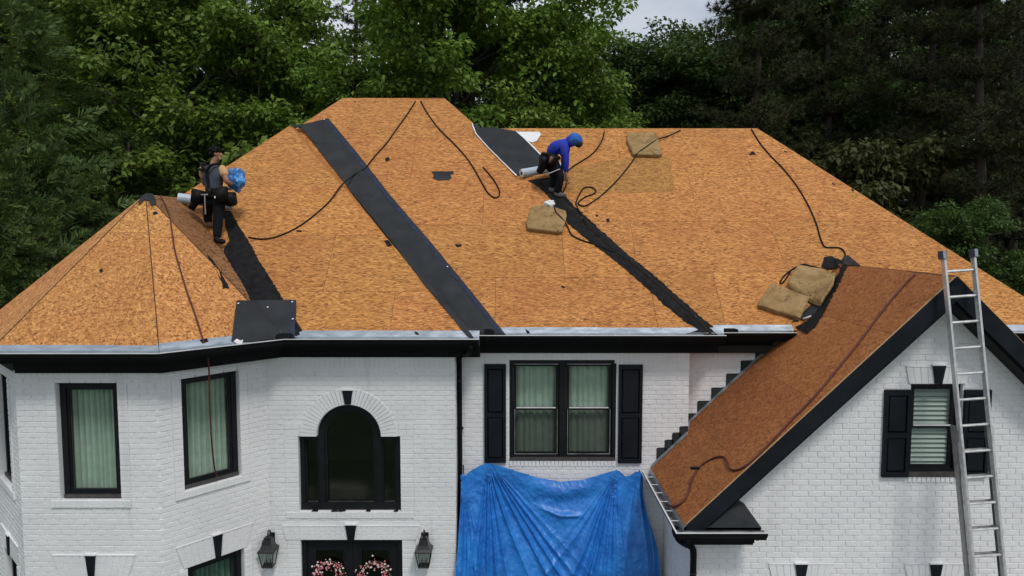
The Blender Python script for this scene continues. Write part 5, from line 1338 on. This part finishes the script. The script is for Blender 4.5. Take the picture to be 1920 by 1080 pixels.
m = MB(); m.tube([pel + Vector((.165 * math.cos(a), .15 * math.sin(a), .035)) for a in [2 * math.pi * i / 24 for i in range(25)]], .034, 8); tb = m.build('tool_belt', 'leather_black', W1, smooth=True)
pouch('pouch', pm_(371, 369, -.05), .10, .07, .115, 'leather_black', tb, .3, .25); pouch('pouch', pm_(414, 366, -.14), .105, .065, .12, 'leather_black', tb, -.2, -.2)
pouch('pouch', pm_(432, 374, -.02), .08, .09, .105, 'leather_black', tb, -.2, -.3); pouch('pouch', pm_(363, 384, .10), .055, .05, .09, 'leather_black', tb, .3, .5); pouch('pouch', pm_(392, 360, -.16), .05, .03, .06, 'leather_black', tb)
m = MB(); a, b = pm_(384, 366, -.19), pm_(385, 402, -.19); m.tube([a, b], .013, 8); m.tube([a + Vector((-.06, 0, .005)), a + Vector((.055, 0, .01))], [.010, .018], 8); m.build('hammer', 'steel', tb)
lump('phone_light', pm_(403, 370, -.2), (.012, .01, .02), 'paper_white', tb, 1, .05)
# crumpled blue plastic in his hands
bt = pm_(441, 340, .10); bag = lump('plastic_wrap', bt + Vector((.02, 0, .03)), (.14, .11, .18), 'bag_blue', None, 2.2, .32, freq=1.9, sub=5)
bag.location = bt; 
for v in bag.data.vertices: v.co = v.co - bt
bag.data.update(); tag(bag, 'crumpled blue plastic wrap held by the worker in the grey vest', 'plastic')

# ---- worker bent double at the right valley, blue hoodie
f1, f2 = drape(1046, 371), drape(1034, 362); Y2 = f1.y
pq = lambda u, v, d=0.: onY(u, v, Y2 + d)
W2 = thing('person', 'worker in a blue hooded top and black trousers bending over the valley', 'person', f1)
pel = pq(1031, 299, .12); mid = pq(1036, 279, .10); chest = pq(1053, 271, .05); neck = pq(1066, 267, .03); skull = pq(1077, 264, .02)
shN, shF = pq(1058, 276, -.10), pq(1062, 270, .22); elN, wrN, paN = pq(1061, 303, -.12), pq(1061, 326, -.06), pq(1062, 336, -.02)
elF, wrF, paF = pq(1058, 298, .25), pq(1056, 322, .22), pq(1056, 332, .18)
hN, hF = pq(1037, 305, .0), pq(1028, 303, .24); kN, kF = pq(1052, 331, -.08), pq(1040, 330, .10); aN, aF = f1 + Vector((-.02, .02, .09)), f2 + Vector((0, .02, .09))
J = [(pel, .085), (mid, .082), (chest, .085), (neck, .052), (skull, .085), (skull + Vector((.05, -.01, .01)), .078), (shN, .042), (elN, .036), (wrN, .028), (paN, .035), (shF, .042), (elF, .044), (wrF, .030), (paF, .035),
     (hN, .066), (kN, .046), (aN, .032), (f1 + Vector((.12, -.03, .045)), .028), (hF, .066), (kF, .046), (aF, .032), (f2 + Vector((.12, -.03, .045)), .028), (skull + Vector((.085, -.01, -.05)), .030), (skull + Vector((.115, -.01, -.015)), .016)]
E = chain(0, 1, 2, 3, 4, 5) + chain(2, 6, 7, 8, 9) + chain(2, 10, 11, 12, 13) + chain(0, 14, 15, 16, 17) + chain(0, 18, 19, 20, 21) + [(4, 22), (5, 23)]
fingers(J, E, wrN, paN, ((paN - wrN).normalized(), Vector((.6, .5, -.2)).normalized()), (.6, .5, 0), 9); fingers(J, E, wrF, paF, ((paF - wrF).normalized(), Vector((.6, -.5, -.2)).normalized()), (.6, -.5, 0), 13)
skin('body', J, E, 'skin', W2)
skin('hoodie', [(pel + Vector((.02, 0, .05)), .135), (mid, .148), (chest, .150), (neck, .098), (shN, .088), (elN, .066), (wrN + Vector((0, 0, .03)), .044), (shF, .088), (elF, .066), (wrF + Vector((0, 0, .03)), .044)], chain(0, 1, 2, 3) + chain(2, 4, 5, 6) + chain(2, 7, 8, 9), 'hoodie_blue', W2)
for sh_, el_, wr_ in ((shN, elN, wrN), (shF, elF, wrF)): skin('sleeve', [(sh_.lerp(chest, .3), .098), (sh_, .092), (sh_.lerp(el_, .5), .078), (el_, .066), (wr_ + Vector((0, 0, .02)), .042)], chain(0, 1, 2, 3, 4), 'hoodie_blue', W2)
lump('hood', skull + Vector((.005, 0, .020)), (.135, .112, .118), 'hood_lining', W2, 1.3, .20)
lump('hood_collar', neck.lerp(skull, .35) + Vector((0, 0, .01)), (.11, .10, .10), 'hoodie_blue', W2, 2.3, .15)
lump('hood_shade', skull + Vector((.075, 0, -.045)), (.075, .085, .075), 'interior_dark', W2, 2.3, .05)  # dark lump stands in for the shade inside the hood
skin('trousers', [(pel, .134), (hN, .108), (kN, .078), (aN + Vector((0, 0, -.01)), .066), (hF, .112), (kF, .080), (aF + Vector((0, 0, -.01)), .066)], chain(0, 1, 2, 3) + chain(0, 4, 5, 6), 'trousers_black', W2)
for a_, f_ in ((aN, f1), (aF, f2)): skin('shoe', [(a_ + Vector((-.02, 0, .03)), .052), (a_ - Vector((.01, 0, .04)), .055), (f_ + Vector((.09, -.02, .045)), .045), (f_ + Vector((.15, -.03, .04)), .036)], chain(0, 1, 2, 3), 'shoe_grey', W2)
m = MB(); dv = (mid - pel).normalized(); sx = dv.cross(Vector((0, 1, 0))).normalized(); m.tube([pel + dv * .06 + sx * .155 * math.cos(a) + Vector((0, 1, 0)) * .15 * math.sin(a) for a in [2 * math.pi * i / 24 for i in range(25)]], .032, 8); tb = m.build('tool_belt', 'leather_black', W2, smooth=True)
pouch('pouch', pq(1019, 306, -.05), .075, .065, .12, 'leather_black', tb, .2, .15); pouch('pouch', pq(1035, 300, -.16), .075, .05, .095, 'leather_black', tb, -.1, .2); pouch('pouch', pq(1033, 299, -.215), .025, .012, .055, 'leather_brown', tb, .2, .3)
pouch('pouch', pq(1014, 318, .02), .06, .06, .07, 'leather_black', tb, .3, .5); pouch('pouch', pq(1043, 297, -.18), .03, .03, .05, 'leather_black', tb, .1, .2)
lump('tape_measure', pq(1020, 298, -.16), (.03, .02, .03), 'felt_blue_edge', tb, .4, .1)
m = MB(); a, b = pq(1028, 326, -.16), pq(1050, 317, -.14); m.tube([a, b], .011, 8); m.tube([a + Vector((-.02, 0, -.03)), a + Vector((.01, 0, .03))], .014, 8); m.build('hammer', 'steel', tb)

# ------------------------------------------------------------------ trees
def raw_mesh(name, V, nv, mat, tone):
    """V: (n*nv,3) array, each consecutive nv verts one face, tone per face"""
    n = len(V) // nv; me = bpy.data.meshes.new(name); me.vertices.add(len(V)); me.vertices.foreach_set('co', V.astype(np.float32).ravel())
    me.loops.add(n * nv); me.loops.foreach_set('vertex_index', np.arange(n * nv, dtype=np.int32)); me.polygons.add(n)
    me.polygons.foreach_set('loop_start', np.arange(0, n * nv, nv, dtype=np.int32)); me.update(calc_edges=True)
    at = me.attributes.new('tone', 'FLOAT', 'POINT'); at.data.foreach_set('value', np.repeat(tone, nv).astype(np.float32)); me.materials.append(MATS[mat]); return me
def unit(a): return a / np.maximum(1e-9, np.linalg.norm(a, axis=-1, keepdims=True))
def leaf_faces(C, D, Nn, Lh, Wd):
    S = unit(np.cross(D, Nn)); mid = C + D * (Lh * .45)[:, None] - Nn * (Lh * .05)[:, None]; dr = Nn * (Wd * .35)[:, None]
    return np.stack([C, mid + S * Wd[:, None] + dr, C + D * Lh[:, None] - Nn * (Lh * .12)[:, None], mid - S * Wd[:, None] + dr], 1).reshape(-1, 3)
def wood_path(m, pts, r0, r1, n=6):
    k = len(pts); m.tube(pts, [r0 + (r1 - r0) * i / (k - 1) for i in range(k)], n, cap=False)
def trunk_mesh(m, mat):
    me = bpy.data.meshes.new('trunk'); me.from_pydata(m.v, [], m.f); me.materials.append(MATS[mat]); me.polygons.foreach_set('use_smooth', [True] * len(me.polygons)); return me
def broadleaf(seed, H, R_, base, limbs, lsize, mat, bark, dens=1., droop=.25, pad=.62):
    rg = np.random.default_rng(seed); rd = random.Random(seed); m = MB(); tops = []
    fork = rd.random() * 6
    path = [Vector((.35 * math.sin(z * .35 + fork) * min(1, z / 4), .35 * math.cos(z * .3 + fork) * min(1, z / 4), z)) for z in np.linspace(0, H * .92, 14)]
    wood_path(m, path, H * .017 + .05, .03, 9); centers = []
    at = lambda z: path[min(13, max(0, int(round(z / (H * .92) * 13))))]
    for i in range(limbs):
        f = (i + .5) / limbs; z = base + (H * .90 - base) * f ** .9; az = i * 2.399 + rd.uniform(-.4, .4)
        prof = R_ * (math.sin(math.pi * min(1, .16 + .80 * f ** .85)) ** .75) * rd.uniform(.72, 1.12); el = .15 + .75 * f + rd.uniform(-.15, .15)
        o = at(z); d = Vector((math.cos(az) * math.cos(el), math.sin(az) * math.cos(el), math.sin(el))); ln = prof / max(.45, math.cos(el)); ln = min(ln, R_ * 1.25)
        pts = [o + d * ln * t + Vector((0, 0, -.10 * ln * t * t + .05 * math.sin(t * 5 + i))) + Vector((rd.uniform(-.1, .1), rd.uniform(-.1, .1), 0)) * t for t in (0, .25, .5, .75, 1)]
        wood_path(m, pts, .055 + .02 * (1 - f), .014, 6); centers.append(pts[-1])
        nb = int(7 * dens * (prof / R_ + .4))
        for k in range(nb):
            t = rd.uniform(.28, 1.0); q = pts[min(3, int(t * 4))].lerp(pts[min(4, int(t * 4) + 1)], (t * 4) % 1); a2 = az + rd.choice((-1, 1)) * rd.uniform(.5, 1.5); e2 = rd.uniform(-.25, .8)
            l2 = rd.uniform(.5, 1.25) * (1.25 - t * .5) * R_ * .33; e = q + Vector((math.cos(a2) * math.cos(e2), math.sin(a2) * math.cos(e2), math.sin(e2))) * l2
            wood_path(m, [q, q.lerp(e, .5) + Vector((0, 0, .06)), e], .020, .007, 4); centers += [e, q.lerp(e, .6)]
    Cs = []; Ds = []; Ns = []; Ts = []
    for c in centers:
        c = np.array(c); r_ = pad * rg.uniform(.65, 1.25); n = int(rg.uniform(34, 62) * dens); ct = rg.uniform(0, .45)
        q = rg.normal(size=(n, 3)); q = unit(q) * (rg.random((n, 1)) ** .45); q *= np.array([r_, r_, r_ * .52])
        outw = unit(q * np.array([1, 1, .4]) + 1e-6)
        Dd = unit(outw + rg.normal(size=(n, 3)) * .55 - np.array([0, 0, droop])); Nn = unit(np.array([0, 0, 1.]) + outw * .45 + rg.normal(size=(n, 3)) * .42)
        Cs.append(c + q); Ds.append(Dd); Ns.append(Nn); Ts.append(np.clip(ct + rg.random(n) * .55, 0, 1))
    C = np.concatenate(Cs); D = np.concatenate(Ds); Nn = np.concatenate(Ns); T = np.concatenate(Ts); Lh = lsize * rg.uniform(.7, 1.25, len(C))
    return trunk_mesh(m, bark), raw_mesh('crown', leaf_faces(C, D, Nn, Lh, Lh * .30), 4, mat, T)
def pine(seed, H, R_, base, mat='needle_pine', bark='bark_pine', tufts=26, wh=15):
    rg = np.random.default_rng(seed); rd = random.Random(seed); m = MB()
    path = [Vector((.25 * math.sin(z * .22 + seed), .25 * math.cos(z * .2 + seed), z)) for z in np.linspace(0, H, 16)]; wood_path(m, path, H * .013 + .05, .03, 9)
    C = []; D = []; S = []
    for w_ in range(wh):
        f = w_ / (wh - 1); z = base + (H * .97 - base) * f; o = path[min(15, int(z / H * 15))]
        for k in range(5):
            az = k * 1.256 + w_ * .7 + rd.uniform(-.3, .3); ln = R_ * (1 - f * .82) ** .8 * rd.uniform(.6, 1.15); el = -.1 + .5 * f + rd.uniform(-.12, .2)
            d = Vector((math.cos(az) * math.cos(el), math.sin(az) * math.cos(el), math.sin(el))); pts = [o + d * ln * t + Vector((0, 0, .16 * ln * t * t)) for t in (0, .33, .66, 1)]
            wood_path(m, pts, .045 * (1.15 - f), .010, 5)
            for j in range(tufts):
                t = rd.uniform(.12, 1.02); q = pts[min(2, int(t * 3))].lerp(pts[min(3, int(t * 3) + 1)], (t * 3) % 1 if t < 1 else 1)
                off = Vector((rd.gauss(0, .30), rd.gauss(0, .30), abs(rd.gauss(0, .14)))) * (.5 + .35 * ln / 2.2); C.append(q + off); D.append((d * .6 + off.normalized() * .8 + Vector((0, 0, .5))).normalized())
    C = np.array(C); D = np.array(D); n = 30; k = len(C); Cn = np.repeat(C, n, 0); Dn = unit(np.repeat(D, n, 0) * .55 + unit(rg.normal(size=(k * n, 3))) * .9)
    Ln = rg.uniform(.14, .24, k * n)[:, None]; side = unit(np.cross(Dn, rg.normal(size=(k * n, 3)))) * .013
    V = np.stack([Cn - side, Cn + side, Cn + Dn * Ln], 1).reshape(-1, 3); T = np.clip(np.repeat(rg.uniform(0, .6, k), n) + rg.uniform(0, .4, k * n), 0, 1)
    return trunk_mesh(m, bark), raw_mesh('crown', V, 3, mat, T)
def cedar(seed, H, R_, mat='needle_cedar'):
    rg = np.random.default_rng(seed); rd = random.Random(seed); m = MB(); wood_path(m, [Vector((0, 0, z)) for z in np.linspace(0, H * .97, 8)], .2, .03, 8)
    n = 3000; f = rg.random(n) ** .75; z = .3 + H * .97 * (1 - f ** .9) ; az = rg.random(n) * 6.283
    lob = 1 + .18 * np.sin(az * 5 + z * 1.7) + .14 * np.sin(az * 9 - z * 2.6) + .10 * np.sin(z * 5.1 + az * 2)
    rr = R_ * np.clip((1 - z / H), 0.015, 1) ** .72 * lob * rg.uniform(.66, 1.03, n)
    C = np.stack([np.cos(az) * rr, np.sin(az) * rr, z], 1); el = rg.uniform(.05, .75, n); A = np.stack([np.cos(az) * np.cos(el), np.sin(az) * np.cos(el), np.sin(el)], 1); A = unit(A + rg.normal(size=(n, 3)) * .3)
    for i in range(0, n, 14): wood_path(m, [Vector((0, 0, max(.1, z[i] - .5 * rr[i]))), Vector(C[i])], .02, .006, 4)
    L_ = rg.uniform(.45, .85, n); up = unit(np.cross(A, rg.normal(size=(n, 3)))); k = 26; V = []; T = []; tn = rg.uniform(0, .6, n)
    for j in range(k):
        t = (j // 2 + .5) / (k / 2); s = 1 if j % 2 else -1; side = unit(np.cross(A, up)) * s
        b = C + A * (L_ * t)[:, None] + np.array([0, 0, -.10]) * t * t; d = unit(A * .8 + side * .75 + rg.normal(size=(n, 3)) * .28); l = L_ * .34 * (1.15 - t) + .05
        wv = unit(np.cross(d, up + rg.normal(size=(n, 3)) * .3)) * .026
        V.append(np.stack([b - wv * .5, b + d * (l * .5)[:, None] + wv, b + d * l[:, None], b + d * (l * .5)[:, None] - wv], 1)); T.append(np.clip(tn + rg.uniform(0, .4, n), 0, 1))
    return trunk_mesh(m, 'bark'), raw_mesh('crown', np.concatenate(V).reshape(-1, 3), 4, mat, np.concatenate(T))
VAR = {'gum': broadleaf(11, 17, 4.6, 3.5, 30, .20, 'leaf_broad', 'bark_pale', 1.6), 'maple': broadleaf(12, 17, 5.0, 2.5, 32, .20, 'leaf_broad', 'bark', 1.7), 'maple2': broadleaf(13, 15, 4.4, 2.0, 30, .19, 'leaf_broad', 'bark', 1.65),
       'oak': broadleaf(14, 16, 4.8, 2.0, 32, .19, 'leaf_dark', 'bark', 1.7), 'pine': pine(21, 19, 3.9, 3.0, tufts=48, wh=17), 'pine2': pine(22, 18, 3.8, 1.8, tufts=48, wh=17), 'sparse': pine(23, 20, 3.4, 8.0, tufts=16, wh=11),
       'cedar': cedar(31, 15, 4.4), 'cedar2': cedar(32, 11, 3.4), 'bush': broadleaf(15, 5, 2.3, .6, 16, .17, 'leaf_broad', 'bark', 1.2, pad=.5), 'willow': broadleaf(16, 11, 3.0, 2.5, 18, .24, 'leaf_willow', 'bark', 1.3, .8, .6)}
def tree(kind, name, u, Y, sc, rot, label, cat='tree', group=None, dz=0.):
    x = (u - 960) / F * Y; t = thing(name, label, cat, (x, Y, dz), group); t.rotation_euler = (0, 0, R(rot)); t.scale = (sc, sc, sc)
    for nm, me in zip(('trunk', 'crown'), VAR[kind]):
        o = bpy.data.objects.new(nm, me); scene.collection.objects.link(o); o.parent = t
    return t
tree('cedar', 'cedar_tree', -20, 18.5, 1.0, 0, 'tall dark green feathery cedar rising beside the turret')
tree('cedar2', 'cedar_tree', 250, 21.5, .92, 70, 'smaller feathery cedar just behind the turret peak')
tree('cedar2', 'cedar_tree', -60, 15.5, .80, 150, 'low feathery cedar at the foot of the taller cedar by the turret')
tree('gum', 'sweetgum_tree', 330, 25, 1.05, 20, 'bright green broadleaf tree above the worker in the grey vest')
tree('gum', 'sweetgum_tree', 505, 26, 1.0, 140, 'bright green broadleaf tree with forked pale trunks beside the sky gap')
tree('maple2', 'maple_tree', 180, 28, 1.15, 200, 'broadleaf tree between the tall cedar and the bright green trees')
tree('oak', 'oak_tree', 60, 31, 1.2, 20, 'dark broadleaf tree towering behind the cedars')
tree('oak', 'oak_tree', 450, 33, 1.1, 260, 'dark tree filling in behind the two bright green trees')
tree('sparse', 'pine_tree', 668, 34, 1.05, 40, 'sparse tall pine showing sky through its branches')
tree('bush', 'young_tree', 425, 19.2, 1.15, 30, 'low light green sapling behind the worker in the grey vest')
tree('bush', 'young_tree', 590, 20.2, 1.75, 120, 'leafy sapling just behind the top of the underlayment strip')
tree('maple', 'maple_tree', 845, 25.0, 1.05, 0, 'large leafy green tree directly behind the higher ridge')
tree('maple2', 'maple_tree', 690, 23.5, .82, 90, 'small leafy tree behind the left end of the higher ridge')
tree('maple', 'maple_tree', 905, 26.5, 1.05, 130, 'largest leafy green tree behind the step between the two ridges')
tree('maple2', 'maple_tree', 1030, 24.5, .84, 210, 'leafy green tree with low boughs behind the bent worker')
tree('pine', 'pine_tree', 1080, 40, 1.0, 15, 'dark pine rising behind the leafy trees at the edge of the open sky')
tree('oak', 'oak_tree', 1240, 33, .99, 40, 'dark rounded broadleaf tree below the patch of open sky')
tree('pine', 'pine_tree', 1180, 44, 1.0, 200, 'smaller dark pine showing its tip against the open sky')
tree('oak', 'oak_tree', 1320, 30, .92, 300, 'dark broadleaf tree under the edge of the open sky')
tree('oak', 'oak_tree', 1435, 30, 1.05, 110, 'dark green broadleaf tree on the far side of the open sky')
tree('pine2', 'pine_tree', 1420, 24, .98, 0, 'dark pine behind the right end of the lower ridge')
tree('pine', 'pine_tree', 1530, 27, 1.0, 120, 'dark tall pine standing next to the willow leaved tree')
tree('willow', 'willow_oak_tree', 1630, 23.5, .92, 30, 'drooping olive willow leaved tree among the dark pines')
tree('pine', 'pine_tree', 1720, 25.5, .98, 200, 'dark pine right behind the willow leaved tree')
tree('pine2', 'pine_tree', 1830, 22.5, .98, 75, 'dark pine with low boughs above the ladder')
tree('pine2', 'pine_tree', 1950, 24, 1.05, 290, 'outermost dark pine beyond the ladder')
tree('pine', 'pine_tree', 1475, 33, 1.12, 33, 'dark pine in the second row just past the lower ridge end')
tree('pine', 'pine_tree', 1770, 32, 1.12, 250, 'dark pine in the second row behind the ladder top')
tree('pine2', 'pine_tree', 1880, 29, 1.15, 160, 'dark pine in the second row above the ladder')
tree('pine2', 'pine_tree', 1620, 31, 1.1, 10, 'dark pine in the second row behind the willow leaved tree')
tree('oak', 'oak_tree', 1790, 20.5, .50, 60, 'small dark leafy tree by the sloping right edge of the roof')
tree('bush', 'young_tree', 1900, 17.5, .95, 20, 'leafy green bush beyond the lower right edge of the roof')
tree('bush', 'young_tree', 1840, 19.5, 1.0, 200, 'dark leafy sapling behind the ladder top')
for i, (u, Y, k, sc) in enumerate(((-80, 42, 'oak', 1.3), (110, 46, 'pine', 1.2), (260, 44, 'oak', 1.3), (400, 48, 'pine2', 1.25), (520, 45, 'oak', 1.15), (610, 52, 'oak', .95), (730, 47, 'oak', 1.05), (840, 50, 'pine2', 1.15), (930, 45, 'oak', 1.2), (1030, 49, 'oak', 1.2), (1150, 50, 'oak', 1.15), (1250, 46, 'oak', 1.15), (1440, 45, 'pine2', 1.3), (1490, 43, 'oak', 1.3), (1540, 46, 'pine', 1.3), (1640, 42, 'oak', 1.35), (1740, 45, 'pine2', 1.35), (1840, 42, 'oak', 1.35), (1960, 44, 'pine', 1.3), (2080, 40, 'oak', 1.3))):
    tree(k, 'woodland_tree', u, Y, sc, i * 77, 'dim tree in the back row of the wood behind the house', 'tree', 'back row of the wood')
# far end of a neighbour's weathered rail, glimpsed past the roof
q = onY(1735, 410, 24.0); t = thing('wooden_rail', 'weathered wooden rail glimpsed between the dark trees past the roof', 'rail', (q.x, q.y, 0))
m = MB(); m.box((q.x, q.y, q.z), (.62, .06, .03)); m.build('top_rail', 'weathered_board', t)
for k in (-.55, .0, .55): m = MB(); m.box((q.x + k, q.y, q.z / 2 - .02), (.05, .05, q.z / 2 - .012)); m.build('post', 'weathered_board', t)
